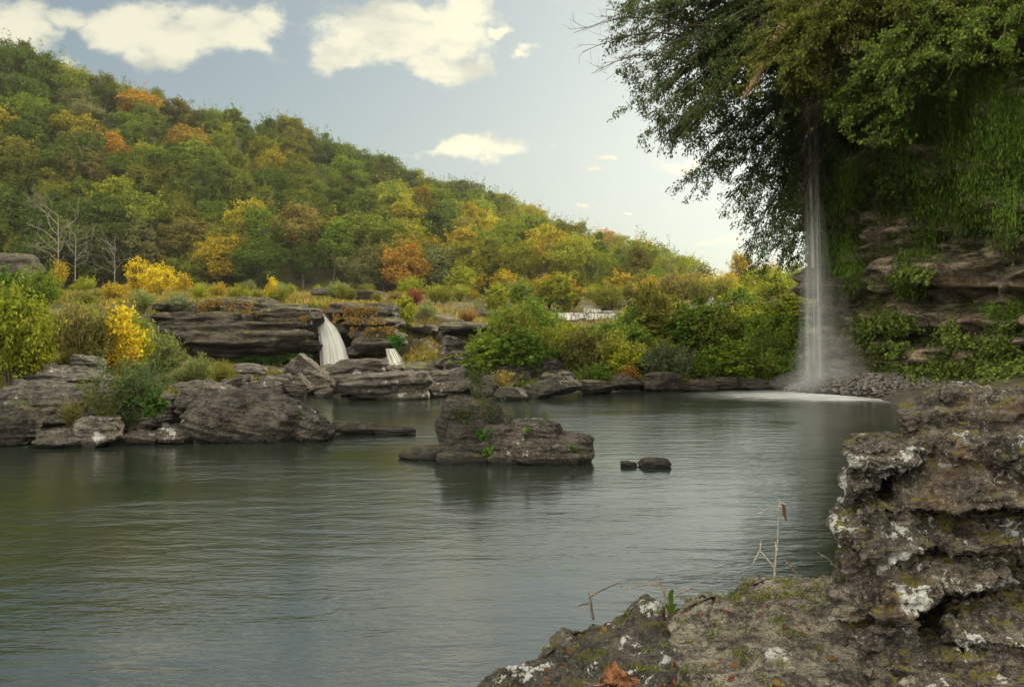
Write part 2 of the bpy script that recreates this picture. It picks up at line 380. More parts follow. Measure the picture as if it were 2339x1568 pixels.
# ------------------------------------------------------------------ trees
def limb_set(g, base, h, r, rng, n=6, spread=.45, lean=(0, 0), k=5):
    top = np.array([base[0]+lean[0], base[1]+lean[1], base[2]+h])
    u = np.linspace(0, 1, 7)[:, None]; pts = np.array(base)*(1-u)+top*u; pts[1:-1, :2] += rng.normal(size=(5, 2))*h*.012
    g.tube(pts, r*(1-.8*u[:, 0]), 7); ends = [top]
    for i in range(n):
        q = .4+.5*i/n; s0 = pts[0]*(1-q)+top*q; a = rng.uniform(0, 2*np.pi)
        e = s0+np.array([math.cos(a)*h*spread*(1.1-q), math.sin(a)*h*spread*(1.1-q), h*rng.uniform(.12, .3)])
        m = (s0+e)/2+np.array([0, 0, h*.03]); g.tube([s0, m, e], [r*.4, r*.25, r*.07], k); ends.append(e)
    return ends
def crown_geo(rng, rad, hgt, nclump, nleaf, cr, L, W, z0=0, cone=0, jit=.55, up=.35, spr=0):
    """leafy crown: shell clumps with uneven outline"""
    Pn, Nn = [], []
    for i in range(nclump):
        while True:
            q = rng.uniform(-1, 1, 3)
            if np.linalg.norm(q) < 1 and (np.linalg.norm(q) > .45 or rng.random() < .2): break
        zz = (q[2]+1)/2; w = 1-cone*zz
        c = np.array([q[0]*rad*w, q[1]*rad*w, z0+zz*hgt]); r = cr*rng.uniform(.6, 1.25)*(1-.5*cone*zz)
        d = rng.normal(size=(nleaf, 3)); d[:, 2] += up; d /= np.linalg.norm(d, axis=1)[:, None]
        rr = r*(.6+.45*rng.random(nleaf)**.5)*(1+.25*np.sin(d[:, 0]*5+i)+.2*np.sin(d[:, 2]*7+2*i))
        Pn.append(c+d*rr[:, None]*np.array([1, 1, .8])); Nn.append(d)
    for i in range(spr):
        d = rng.normal(size=3); d[2] = abs(d[2])*1.1; d /= np.linalg.norm(d); q0 = np.array([0, 0, z0+hgt*.4])+d*np.array([rad, rad, hgt*.62])*rng.uniform(.85, 1.1)
        ln = cr*rng.uniform(.6, 1.5); m = 26; u_ = rng.random(m)[:, None]; dv = d+rng.normal(size=3)*.35+np.array([0, 0, .5])
        Pn.append(q0+dv*ln*u_+rng.normal(size=(m, 3))*ln*.16); Nn.append(np.tile(d, (m, 1))+rng.normal(size=(m, 3))*.5)
    P = np.concatenate(Pn); N = np.concatenate(Nn)
    ctr = np.array([0, 0, z0+hgt*.4]); o = (P-ctr); o /= np.linalg.norm(o, axis=1)[:, None]+1e-9
    return leaf_quads(P, N*.7+o*.5, L, W, rng, jit)

PAL = dict(dark=(.052, .09, .018), green=(.085, .14, .02), mid=(.13, .185, .022), lime=(.235, .26, .022), olive=(.165, .172, .025), gold=(.34, .255, .022),
           yellow=(.47, .36, .025), orange=(.36, .20, .028), rust=(.25, .14, .035), red=(.21, .06, .04), grey=(.14, .15, .06), sage=(.165, .2, .06), brown=(.185, .15, .045))
WORD = dict(dark='dark green', green='deep green', mid='fresh green', lime='yellow green', olive='olive', gold='golden', yellow='bright yellow', orange='orange', rust='rusty brown', red='crimson red', grey='grey green', sage='sage green', brown='brown')

def tree_proto(i, kind):
    rng = np.random.default_rng(100+i); r = empty('forest_tree')
    if kind == 'broad':
        V, Fc = crown_geo(rng, 4.3, 8.2, 46, 270, 1.45, .34, .25, 2.6, 0, .42, .35, 14)
    elif kind == 'tall':
        V, Fc = crown_geo(rng, 3.4, 9.2, 42, 250, 1.3, .34, .25, 2.0, .35, .42, .35, 12)
    elif kind == 'thin':
        V, Fc = crown_geo(rng, 3.8, 7.5, 38, 70, 1.4, .42, .28, 4.4, .1, .9)
    else:
        V, Fc = crown_geo(rng, 2.5, 9.5, 60, 110, .95, .42, .2, 1.6, .8)
    link('crown', mesh_np('crown', V, Fc, M_LEAF, False), r)
    g = Geo(); limb_set(g, (0, 0, -1), 10.5, .26, rng, 8, .38)
    link('trunk', g.mesh('trunk', M_BARK if kind != 'thin' else M_PALEBARK), r)
    return r
protos = [tree_proto(i, k) for i, k in enumerate(['broad']*5+['tall']*3+['thin']*2+['cedar']*2)]

def hill_colour(dx, dy, top, rng):
    """autumn colour by where the tree grows"""
    w = dict(dark=.8, green=1.6, mid=1.2, lime=.3, olive=1.0, gold=.15, orange=.06, brown=.25, grey=.2)
    if dx < 500: w.update(dark=2.2, green=2.6, mid=1.0, olive=1.4, grey=.7, brown=.5, orange=.1)
    if top < .3 and 150 < dx < 900: w.update(olive=2.4, gold=.9, lime=1.2, green=.9, dark=.3, orange=.15)
    if 380 < dx < 1050 and dy > 560: w.update(dark=1.4, green=2.2, orange=.3, gold=.3)
    if 550 < dx < 850 and .3 < top < .6: w.update(gold=1.4, lime=1.6, olive=1.5, orange=.3)
    if 800 < dx < 1300 and dy > 500: w.update(orange=.6, gold=1.8, olive=1.5, lime=1.1, green=1.0, dark=.3, rust=.35)
    if 750 < dx < 1150 and top < .25: w.update(dark=1.8, green=3, lime=.8, gold=.1, olive=.6)
    if dx < 1120: w.update(rust=.06, orange=min(w.get('orange', .1), .3))
    if dx > 1050: w.update(lime=5, yellow=1.6, brown=.05, grey=.05)
    if dx > 1120: w.update(lime=3.2, gold=1.8, mid=2.0, olive=1.5, orange=.3, dark=0.02, green=.3, yellow=.9)
    if dx > 1380: w.update(yellow=1.8, lime=3.5, gold=2)
    ks = list(w); p = np.array([w[k] for k in ks]); return ks[rng.choice(len(ks), p=p/p.sum())]

rng = np.random.default_rng(21); pts = []
cand = np.stack([rng.uniform(-330, 1150, 60000), rng.uniform(-.02, 1.22, 60000)], 1)
P3 = hill(cand[:, 0], np.maximum(cand[:, 1], 0)); PY = HOR-(P3[:, 2]-CAMZ)/P3[:, 1]*F
acc = np.empty((0, 3))
for (p, s), q, py in zip(cand, P3, PY):
    sc = F/q[1]; dxm, dym = (5.9*sc, 2.6*sc) if p < 380 else (4.8*sc, 1.8*sc)
    if s > 1.0: dym = 1.2*sc
    if len(acc) and (((acc[:, 0]-p)/dxm)**2+((acc[:, 1]-(py if s <= 1 else py-8*(s-1)))/dym)**2 < 1).any(): continue
    acc = np.vstack([acc, (p, py if s <= 1 else py-8*(s-1), s)]); pts.append((p, s, q, py))
inview = [k for k in pts if -15 < k[0] < 760 and k[1] < 1.08]; rest = [k for k in pts if not (-15 < k[0] < 760 and k[1] < 1.08)]
inview.sort(key=lambda k: k[2][1]); inview = inview; indiv = inview[:288]; rest += inview[288:]
print('HILL', len(inview)); print('hill trees', len(pts), 'individual', len(indiv))
ZN = lambda p, s: ('on the lower slope' if s < .33 else 'halfway up the slope' if s < .72 else 'along the ridge')+(' at the left' if p < 190 else ' in the middle' if p < 430 else ' towards the sun')
SHAPE = ['broad', 'broad', 'broad', 'broad', 'broad', 'tall', 'tall', 'tall', 'thin', 'thin', 'narrow', 'narrow']
used = set()
def pick(s, rng): return int(rng.choice(12, p=np.array([3, 3, 3, 3, 3, 2, 2, 2, .8, .8, .9, .9] if s < .3 else [3, 3, 3, 3, 3, 2, 2, 2, .8, .8, .1, .1])/np.sum([3, 3, 3, 3, 3, 2, 2, 2, .8, .8, .9, .9] if s < .3 else [3, 3, 3, 3, 3, 2, 2, 2, .8, .8, .1, .1])))
for (p, s, q, py) in indiv:
    k = pick(s, rng); top = (py-45*(200/q[1])-np.interp(p, SKY[:, 0], SKY[:, 1]))/max(20, 290-np.interp(p, SKY[:, 0], SKY[:, 1]))
    cn = hill_colour(p*K, (py-30)*K, top, rng)
    if k >= 10: cn = 'dark' if rng.random() < .6 else 'green'
    o = protos[k] if k not in used else copy_tree(protos[k]); used.add(k)
    o.location = q-np.array([0, 0, .5]); o.rotation_euler = (0, 0, rng.uniform(0, 6.28)); sc = rng.uniform(.8, 1.18); o.scale = (sc*rng.uniform(.9, 1.15), sc*rng.uniform(.9, 1.15), sc)
    c = (np.array(PAL[cn])*.74+np.array((.13, .145, .022))*.26)*rng.uniform(.62, 1.15)*np.array([rng.uniform(.88, 1.12), 1, 1])
    for ch in o.children:
        if ch.name.startswith('crown'): ch.color = (*c, 1)
    tag(o, f'{WORD[cn]} {SHAPE[k]} crowned tree {ZN(p, s)}', 'tree', f'{WORD[cn]} {SHAPE[k]} trees {ZN(p, s)}')
# the rest of the wood, one mass
gV, gF, gC, nn = [], [], [], 0
for (p, s, q, py) in rest:
    k = pick(s, rng); me = [c for c in protos[k].children if c.name.startswith('crown')][0].data
    if k not in _CS.setdefault('pv', {}):
        v = np.empty(len(me.vertices)*3, np.float32); me.vertices.foreach_get('co', v); _CS['pv'][k] = v.reshape(-1, 4, 3)
    v = _CS['pv'][k]; v = v[rng.random(len(v)) < .6]; a = rng.uniform(0, 6.28); ca, sa = math.cos(a), math.sin(a)
    v = v.reshape(-1, 3)@np.array([[ca, sa, 0], [-sa, ca, 0], [0, 0, 1]])*rng.uniform(.85, 1.2)+q
    cn = hill_colour(max(0, p*K), 300, .2, rng); c = np.array(PAL[cn])*rng.uniform(.75, 1.25)
    gV.append(v); gF.append(np.arange(len(v)).reshape(-1, 4)+nn); nn += len(v); gC.append(np.tile((*c, 1), (len(v), 1)))
o = link('distant_wood', mesh_np('distant_wood', np.concatenate(gV), np.concatenate(gF), M_LEAFATT, False, np.concatenate(gC)))
tag(o, 'far crowns of the wood merging behind the ridge and beyond the sunlit end of the hill', 'wood', kind='stuff')

# bare trees ------------------------------------------------------------------
def branching(g, p, d, L, r, rng, depth, k=4, up=.15, split=3, wig=.18):
    n = 5; pts = [np.array(p, float)]; dd = np.array(d, float)
    for _ in range(n):
        dd = dd+rng.normal(size=3)*wig; dd[2] += up*.3; dd /= np.linalg.norm(dd); pts.append(pts[-1]+dd*L/n)
    g.tube(pts, np.linspace(r, r*.5, n+1), k)
    if depth:
        for i in range(split):
            q = pts[rng.integers(2, n+1)]; e = dd+rng.normal(size=3)*.65; e[2] += up; e /= np.linalg.norm(e)
            branching(g, q, e, L*rng.uniform(.5, .75), r*.5, rng, depth-1, 3, up, split, wig)
def bare_tree(dx, dy, D, h, label, mat, r=.16, depth=3, seed=1, group=None):
    b = at(dx, dy, D); g = Geo(); rng = np.random.default_rng(seed)
    u = np.linspace(0, 1, 8)[:, None]; pts = np.concatenate([rng.normal(size=(8, 2))*.05*u, u*h*.8], 1); g.tube(pts, r*(1-.7*u[:, 0]), 6)
    for i in range(9):
        q = pts[2+i*5//8]; a = rng.uniform(0, 6.28); branching(g, q, (math.cos(a)*.8, math.sin(a)*.8, .7), h*.32, r*.4, rng, depth-1)
    r_ = empty('bare_tree', b); link('trunk', g.mesh('trunk', mat), r_); tag(r_, label, 'tree', group)
bare_tree(133, 640, 128, 13, 'tall pale leafless tree with white limbs before the dark left slope', M_PALEBARK, .12, 4, 5)
bare_tree(172, 640, 126, 9, 'smaller pale leafless tree beside the tall white one', M_PALEBARK, .09, 4, 8)
bare_tree(262, 650, 126, 8, 'grey leafless tree left of the bright yellow bush', M_PALEBARK, .08, 4, 9)
bare_tree(1530, 650, 150, 9, 'thin bare tree standing against the bright sky at the end of the hill', M_BARK, .1, 2, 12)

# ------------------------------------------------------------------ shrubs
def shrub_proto(i, kind):
    rng = np.random.default_rng(300+i); r = empty('shrub'); g = Geo()
    if kind == 'bushy':
        V, Fc = crown_geo(rng, .8, 1.15, 46, 110, .26, .085, .055, .25, 0, .7, .35, 60)
        for _ in range(9):
            a = rng.uniform(0, 6.28); g.tube([(0, 0, -.1), (math.cos(a)*.25, math.sin(a)*.25, .5), (math.cos(a)*.6, math.sin(a)*.6, 1.2)], [.03, .02, .008], 4)
    elif kind == 'upright':
        V, Fc = crown_geo(rng, .55, 1.65, 50, 95, .22, .1, .07, .3, .45, .7, .35, 50)
        for _ in range(8):
            a = rng.uniform(0, 6.28); g.tube([(0, 0, -.1), (math.cos(a)*.15, math.sin(a)*.15, .8), (math.cos(a)*.35, math.sin(a)*.35, 1.7)], [.03, .02, .006], 4)
    elif kind == 'wispy':
        Ps, Ns, Ts = [], [], []
        for _ in range(120):
            a = rng.uniform(0, 6.28); sp = rng.uniform(.1, 1)**.7; hh = rng.uniform(.9, 1.6)*(1.15-.4*sp)
            u = np.linspace(0, 1, 6)[:, None]; d = np.array([math.cos(a)*sp, math.sin(a)*sp, 0])*.8
            pt = u*np.array([0, 0, hh])+d*(u**1.4); g.tube(pt, np.linspace(.012, .003, 6), 3)
            m = 42; q = rng.uniform(.25, 1, m); pp = np.stack([np.interp(q, u[:, 0], pt[:, j]) for j in range(3)], 1)
            Ps.append(pp+rng.normal(size=(m, 3))*.045); Ns.append(rng.normal(size=(m, 3))); Ts.append(np.tile(d*.5+np.array([0, 0, 1]), (m, 1)))
        V, Fc = leaf_quads(np.concatenate(Ps), np.concatenate(Ns), .11, .035, rng, .3, np.concatenate(Ts), .5)
    else:   # sapling with sparse larger leaves
        ends = limb_set(g, (0, 0, -.1), 1.6, .03, rng, 10, .5, k=3); Ps = []
        for e in ends+[np.array(x)*.5+np.array([0, 0, .6])*.5 for x in ends]:
            Ps.append(e+rng.normal(size=(70, 3))*np.array([.16, .16, .14]))
        P_ = np.concatenate(Ps); V, Fc = leaf_quads(P_, rng.normal(size=P_.shape), .1, .085, rng, .5)
    link('foliage', mesh_np('foliage', V, Fc, M_LEAF, False), r); link('stems', g.mesh('stems', M_BARK), r)
    return r
SK = ['bushy']*4+['upright']*3+['wispy']*3+['sapling']*2
sprotos = [shrub_proto(i, k) for i, k in enumerate(SK)]; sused = set(); KIX = dict(bushy=[0, 1, 2, 3], upright=[4, 5, 6], wispy=[7, 8, 9], sapling=[10, 11]); srng = np.random.default_rng(77)
HT = [1.75, 1.75, 1.75, 1.75, 2.2, 2.2, 2.2, 1.65, 1.65, 1.65, 1.75, 1.75]; WD = [1.9]*4+[1.5]*3+[1.9]*3+[1.6]*2
def put_shrub(loc, w, h, kind, col, label, group=None, name=None):
    k = int(srng.choice(KIX[kind])); o = sprotos[k] if k not in sused else copy_tree(sprotos[k]); sused.add(k)
    o.location = loc; o.rotation_euler = (0, 0, srng.uniform(0, 6.28)); o.scale = (w/WD[k], w/WD[k], h/HT[k])
    c = np.array(PAL[col] if isinstance(col, str) else col)*srng.uniform(.88, 1.12)
    for ch in o.children:
        if ch.name.startswith('foliage'): ch.color = (*c, 1)
    if name: o.name = name
    return tag(o, label, 'shrub', group)
def shrub(x0, y0, x1, y1, kind, col, label, group=None, Y=None, name=None):
    """crown box in the photo; stands on the ground under y1"""
    b = hit((x0+x1)/2, y1) if Y is None else at((x0+x1)/2, y1, Y)
    s = b.y/F/K
    return put_shrub(b-Vector((0, 0, .05)), (x1-x0)*s*1.05, (y1-y0)*s*1.02, kind, col, label, group, name)

for a in [
 (-60, 650, 105, 880, 'bushy', (.17, .20, .022), 'large yellow green bush at the left edge of the picture above the rocks'),
 (-70, 700, 60, 860, 'upright', 'gold', 'golden leaved bush against the left edge of the picture'),
 (40, 615, 135, 720, 'bushy', 'mid', 'leafy green bush behind the large yellow green one'),
 (-30, 610, 60, 700, 'upright', 'green', 'tall green shrub at the left edge below the dark outcrop'),
 (60, 700, 130, 850, 'upright', 'lime', 'upright lime shrub between the left bush and the olive willow'),
 (110, 668, 240, 850, 'wispy', (.17, .15, .045), 'wispy olive brown willow bush with a crooked stem showing'),
 (165, 700, 290, 845, 'wispy', 'olive', 'fine leaved olive willow behind the yellow sapling'),
 (215, 705, 335, 858, 'sapling', 'yellow', 'sapling with sparse yellow and orange leaves on the near bank'),
 (300, 735, 415, 855, 'wispy', 'sage', 'rounded pale green willow right of the yellow sapling'),
 (265, 745, 350, 850, 'bushy', 'lime', 'yellow green shrub under the yellow sapling'),
 (130, 690, 230, 800, 'wispy', (.14, .13, .04), 'hazy olive bush at the back left of the crooked stemmed willow'),
 (185, 740, 275, 850, 'bushy', (.15, .15, .04), 'dense olive yellow bush left of the yellow sapling'),
 (235, 780, 330, 868, 'sapling', 'gold', 'low golden sapling under the taller yellow one'),
 (330, 770, 425, 860, 'bushy', (.15, .17, .05), 'dense pale green bush overlapping the rounded willow'),
 (120, 790, 200, 860, 'wispy', 'olive', 'low olive brush above the leaning pale slab'),
 (380, 830, 470, 880, 'wispy', 'sage', 'low pale brush behind the great boulder'),
 (-40, 760, 110, 870, 'bushy', 'lime', 'lower yellow green bush at the left edge on the shelf'),
 (1120, 720, 1210, 850, 'upright', (.13, .14, .022), 'upright olive bush at the left end of the right bank thicket'),
 (1225, 742, 1330, 840, 'bushy', 'olive', 'broad olive bush left of the far cascade front'),
 (410, 800, 500, 890, 'wispy', 'sage', 'feathery pale green shrub below the rock ledge'),
 (470, 815, 550, 885, 'wispy', 'olive', 'low olive shrub beside the pale boulders under the ledge'),
 (285, 594, 345, 672, 'upright', 'yellow', 'bright yellow upright bush on the bench'),
 (325, 600, 400, 678, 'bushy', 'yellow', 'widest bright yellow bush on the bench'),
 (395, 625, 445, 675, 'sapling', 'gold', 'golden sapling right of the bright yellow bush'),
 (345, 540, 455, 650, 'upright', 'mid', 'young green tree rising behind the bright yellow bush'),
 (115, 600, 160, 668, 'sapling', 'gold', 'slim golden sapling left of the leafless trees'),
 (285, 655, 365, 715, 'wispy', 'sage', 'soft sage shrub in front of the bright yellow bush'),
 (360, 665, 455, 722, 'wispy', (.16, .19, .09), 'silvery green shrub at the left end of the ledge'),
 (150, 660, 230, 700, 'wispy', 'olive', 'low olive shrub on the bench above the willow'),
 (220, 640, 300, 690, 'wispy', 'gold', 'pale golden shrub left of the bright yellow bush'),
 (520, 650, 570, 695, 'bushy', 'lime', 'lime shrub on the bench over the ledge'),
 (605, 635, 640, 690, 'sapling', 'yellow', 'small yellow sapling on the bench above the ledge'),
 (895, 675, 950, 765, 'upright', 'lime', 'tall yellow green shrub right of the wide waterfall'),
 (940, 690, 1010, 735, 'wispy', 'sage', 'sage shrub on the far ledge'),
 (960, 725, 1010, 770, 'bushy', 'brown', 'rusty shrub over the tilted block'),
 (1040, 700, 1100, 740, 'wispy', 'rust', 'russet bush over the dark hollow'),
 (740, 690, 800, 730, 'bushy', 'rust', 'russet shrub at the lip of the wide waterfall'),
 (690, 690, 722, 730, 'wispy', 'green', 'green tuft left of the wide waterfall lip'),
 (925, 660, 965, 700, 'bushy', 'red', 'crimson bush at the foot of the hill'),
 (1125, 705, 1235, 850, 'bushy', (.12, .13, .022), 'large green bush with rusty tips standing over the left of the right bank'),
 (1175, 690, 1250, 800, 'upright', 'mid', 'taller green bush behind the rusty tipped one'),
 (1280, 745, 1400, 860, 'bushy', (.1, .10, .025), 'olive green bush with scattered orange leaves on the right bank'),
 (1300, 820, 1420, 885, 'wispy', 'green', 'low grassy green shrub behind the dark wedge boulder'),
 (1436, 650, 1510, 790, 'upright', (.11, .12, .022), 'tall leafy bush right of the far cascade'),
 (1440, 660, 1560, 810, 'bushy', (.10, .10, .022), 'wide bush of green and russet leaves in the thicket'),
 (1440, 770, 1600, 885, 'wispy', (.07, .095, .04), 'round grey green willow at the waterline of the right bank'),
 (1410, 835, 1470, 888, 'sapling', 'rust', 'small rusty bush left of the round willow'),
 (1580, 690, 1700, 830, 'bushy', (.1, .12, .02), 'broad olive bush above the round willow'),
 (1560, 800, 1660, 880, 'bushy', 'green', 'low leafy bush right of the round willow'),
 (1660, 700, 1760, 800, 'bushy', 'lime', 'yellow green bush in the right of the thicket'),
 (1720, 700, 1850, 800, 'bushy', (.09, .14, .025), 'vivid green bush left of the thin waterfall'),
 (1690, 750, 1800, 850, 'wispy', 'green', 'dense green shrub under the vivid bush'),
 (1640, 800, 1740, 878, 'wispy', 'mid', 'grassy bush on the dark rocks of the right bank'),
 (1760, 800, 1850, 882, 'bushy', 'green', 'leafy shrub at the waterline left of the thin waterfall'),
 (1850, 770, 1960, 870, 'bushy', 'mid', 'green shrub behind the foot of the thin waterfall'),
 (1900, 735, 1960, 810, 'bushy', (.08, .14, .025), 'small vivid green bush between thin waterfall and cliff'),
 (1830, 690, 1930, 780, 'bushy', 'green', 'dim green bush behind the thin waterfall'),
 (1500, 620, 1600, 700, 'bushy', 'brown', 'russet bush on the skyline of the right bank'),
 (1560, 588, 1650, 660, 'sapling', 'grey', 'sparse small tree against the bright sky'),
 (1600, 622, 1700, 700, 'wispy', 'olive', 'olive scrub on the skyline right of the sparse tree'),
 (1690, 610, 1800, 700, 'bushy', 'lime', 'sunlit yellow green bush under the overhanging branches'),
 (1460, 630, 1530, 690, 'bushy', 'dark', 'dark green bush near the end of the hill'),
]: shrub(*a)
# filler shrubs on the bench and in the thicket
fr = np.random.default_rng(5)
def zone(n, X0, X1, Y0, Y1, cols, kinds, hrange, label, group):
    for _ in range(n):
        p = fr.uniform(X0, X1)/K; Y = fr.uniform(Y0, Y1); x = (p-CX)/F*Y; z = float(ground_z(x, Y)); h = fr.uniform(*hrange)
        c = str(fr.choice(cols)); k = str(fr.choice(kinds))
        if 1235 < p*K < 1445 and 40 < Y < 104:
            h = min(h, (CAMZ+(HOR-321)/F*Y-z)/1.1)
            if h < .45: continue
        put_shrub(Vector((x, Y, z-.05)), h*fr.uniform(1, 1.5), h, k, c, label.replace('#', WORD[c]).replace('@', {'bushy': 'rounded', 'wispy': 'feathery', 'upright': 'upright', 'sapling': 'thin'}[k]), group)
zone(46, 0, 900, 72, 128, ['gold', 'olive', 'sage', 'lime', 'olive'], ['wispy', 'bushy', 'wispy'], (1.0, 2.4), '# @ scrub on the open bench below the hill', 'scrub on the open bench')
zone(26, 900, 1500, 96, 150, ['olive', 'gold', 'brown', 'lime'], ['wispy', 'bushy'], (1.5, 3.2), '# @ scrub on the far bench left of the cascade', 'scrub on the far bench')
zone(95, 1100, 1850, 42, 92, ['mid', 'olive', 'green', 'mid', 'lime', 'green'], ['bushy', 'upright', 'wispy'], (1.7, 3.7), '# @ bush inside the thicket of the right bank', 'bushes of the right bank thicket')
zone(40, 1000, 1900, 96, 150, ['olive', 'lime', 'gold', 'olive', 'mid'], ['bushy', 'wispy', 'upright'], (2.5, 5.0), '# @ bush at the top of the right bank', 'bushes at the top of the right bank')
zone(14, -250, 330, 34, 60, ['olive', 'sage', 'lime', 'mid'], ['wispy', 'bushy'], (1.0, 2.2), '# @ scrub on the near left bank', 'scrub on the near left bank')

# ground cover --------------------------------------------------------------
def cover(name, label, X0, X1, Y0, Y1, n, h, w, col, seed, zmin=.25, up=1.6, mask=0.0):
    r = np.random.default_rng(seed); Y = 1/r.uniform(1/Y1, 1/Y0, n); x = (r.uniform(X0, X1, n)/K-CX)/F*Y
    q = np.stack([x, Y, np.zeros(n)], 1); z = ground_z(x, Y); ok = (z > zmin) & (fbm(q*.22+seed, 3) > mask); x, Y, z = x[ok], Y[ok], z[ok]; n = len(x)
    P = np.stack([x, Y, z+h*.35*r.uniform(.2, 1.6, n)], 1)
    V, Fc = leaf_quads(P, r.normal(size=(n, 3))*np.array([1, 1, .3]), h, w, r, .3, np.tile((0, 0, up), (n, 1)), .5)
    o = link(name, mesh_np(name, V, Fc, leaf_mat(name+'_blade', col, .4, hue=.07), False)); tag(o, label, 'ground cover', kind='stuff')
cover('grass', 'yellow green grass and low herbs covering the bench', -200, 1500, 60, 140, 90000, .55, .09, (.19, .165, .035), 1)
cover('bench_herbs', 'rusty low plants among the bench grass', -200, 1500, 62, 140, 22000, .5, .14, (.2, .13, .04), 2, mask=.15)
cover('bank_herbs', 'low green plants between the rocks of the right bank', 1120, 1990, 39, 95, 70000, .3, .13, (.10, .125, .025), 3, up=.7, mask=-.4, zmin=.08)
cover('shore_growth', 'leafy growth spilling over the waterline rocks of the right bank', 1300, 1900, 38.6, 44, 16000, .34, .12, (.09, .12, .024), 6, up=.3, mask=-.12, zmin=.05)
cover('shore_herbs', 'olive and rusty low plants between the boulders below the falls', 400, 1150, 40, 72, 26000, .3, .09, (.13, .115, .035), 5, mask=-.05, zmin=.3)
cover('bank_grass', 'olive grass on the near left bank', -250, 420, 22, 62, 30000, .3, .04, (.13, .13, .035), 4, mask=0, zmin=.45)

# ------------------------------------------------------------------ water
mw, t = new_mat('river_water')
P = t.n('ShaderNodeNewGeometry').outputs['Position']
v1 = t.vm('MULTIPLY', P, (.55, 1.5, 1)); v2 = t.vm('MULTIPLY', P, (2.2, 6.5, 1)); v3 = t.vm('MULTIPLY', P, (.12, .3, 1))
h = t.m('ADD', t.m('MULTIPLY', t.noise(v1, 1.6, 3, .55, .4), 1.0), t.m('MULTIPLY', t.noise(v2, 1.9, 3, .6, .3), .30))
pat = t.ramp(t.noise(v3, 1.0, 3, .55), .3, .72)
bp = t.n('ShaderNodeBump', ins={'Distance': .2, 'Height': h}); t.set(bp.inputs['Strength'], t.m('ADD', .05, t.m('MULTIPLY', pat, .14)))
b = t.n('ShaderNodeBsdfPrincipled', ins={'Base Color': (.014, .02, .013, 1), 'Roughness': .11, 'IOR': 2.6, 'Normal': bp.outputs[0]})
t.l.new(b.outputs[0], t.n('ShaderNodeOutputMaterial').inputs[0])
g = Geo(); g.add([(-90, -25, 0), (60, -25, 0), (60, 62, 0), (-90, 62, 0)], [[0, 1, 2, 3]])
tag(link('river_water', g.mesh('river_water', mw)), 'calm river pool with soft ripples', kind='structure')

# ------------------------------------------------------------------ rock ledges by the wide waterfall
led = []
lr = np.random.default_rng(31)
L = [  # x0,y0,x1,y1,Y,th
 (318, 712, 560, 740, 59, 6), (330, 735, 720, 762, 58.6, 6), (380, 752, 700, 778, 58.2, 6), (400, 770, 640, 792, 57.8, 6), (560, 775, 712, 805, 58.8, 6),
 (430, 790, 590, 812, 59.2, 5), (520, 800, 705, 826, 60.5, 5), (400, 805, 720, 850, 62.5, 4), (430, 688, 610, 722, 61.5, 6), (440, 676, 600, 696, 62.5, 5), (560, 700, 715, 745, 60.5, 5),
 (600, 694, 690, 712, 62, 4), (310, 716, 380, 742, 60.5, 6), (250, 690, 360, 716, 63, 5)]
o, LV, LF = composite('rock_ledge', 'long layered dark rock ledge left of the wide waterfall with an undercut base', 'rock ledge', L, .13, M_LEDGE, .22, .55, .34, 2.6, 41, fine=.35, bn=10)
L = [(735, 690, 900, 722, 64, 5), (770, 720, 905, 748, 62.5, 6), (730, 735, 850, 775, 63.5, 5), (775, 755, 915, 775, 61.5, 6), (790, 772, 912, 796, 60.8, 6), (770, 792, 880, 812, 61.5, 5), (715, 800, 900, 850, 66, 4), (700, 735, 745, 800, 65.5, 3)]
composite('rock_ledge', 'layered rock ledge right of the wide waterfall overhanging the small fall', 'rock ledge', L, .13, M_LEDGE, .22, .55, .3, 2.6, 42, fine=.35, bn=10)
L = [(900, 740, 990, 760, 70, 6), (910, 770, 960, 800, 69, 5), (985, 735, 1100, 752, 76, 6), (960, 815, 1090, 842, 62, 8), (1090, 740, 1240, 760, 79, 6), (985, 750, 1150, 800, 84, 4), (1000, 752, 1230, 765, 80, 5)]
composite('rock_ledge', 'far dark ledge with a hollow beneath it right of the small fall', 'rock ledge', L, .16, M_LEDGE, .25, .5, .35, 2.2, 43, fine=.35, bn=10)
L = [(930, 704, 1130, 722, 97, 6), (1100, 706, 1262, 722, 99, 6), (1000, 712, 1260, 735, 100, 5)]
composite('rock_ledge', 'thin dark ledge line on the far bench left of the cascade', 'rock ledge', L, .22, M_LEDGE, .25, .4, .35, 2.0, 44, bn=10)
L = [(1240, 712, 1440, 734, 104, 8), (1330, 702, 1430, 716, 107, 6), (1380, 685, 1440, 708, 108, 5), (1240, 728, 1440, 745, 103, 6)]
composite('rock_ledge', 'stepped rock shelf carrying the far cascade', 'rock ledge', L, .22, M_LEDGE, .25, .4, .3, 2.0, 45, bn=10)
composite('rock_outcrop', 'dark rock outcrop on the bench top above the wide waterfall', 'rock outcrop', [(700, 656, 800, 672, 92, 5), (770, 662, 870, 684, 90, 5)], .2, M_LEDGE, .25, .4, .35, 2.2, 46, bn=10)
composite('rock_outcrop', 'small pale outcrop on the bench above the left ledge', 'rock outcrop', [(478, 655, 532, 670, 90, 4)], .2, M_LEDGE, .25, .5, .25, 2.2, 47, bn=10)
composite('rock_outcrop', 'dark outcrop at the left edge under the wooded slope', 'rock outcrop', [(-60, 572, 45, 618, 85, 6), (-60, 590, 30, 640, 84, 6)], .22, M_LEDGE, .3, .4, .35, 2.0, 48, bn=10)
composite('rock_outcrop', 'low dark ledge on the skyline behind the thin waterfall', 'rock outcrop', [(1640, 690, 1960, 712, 72, 4), (1700, 700, 1900, 724, 71, 4)], .2, M_LEDGE, .25, .4, .3, 2.2, 49, bn=10)
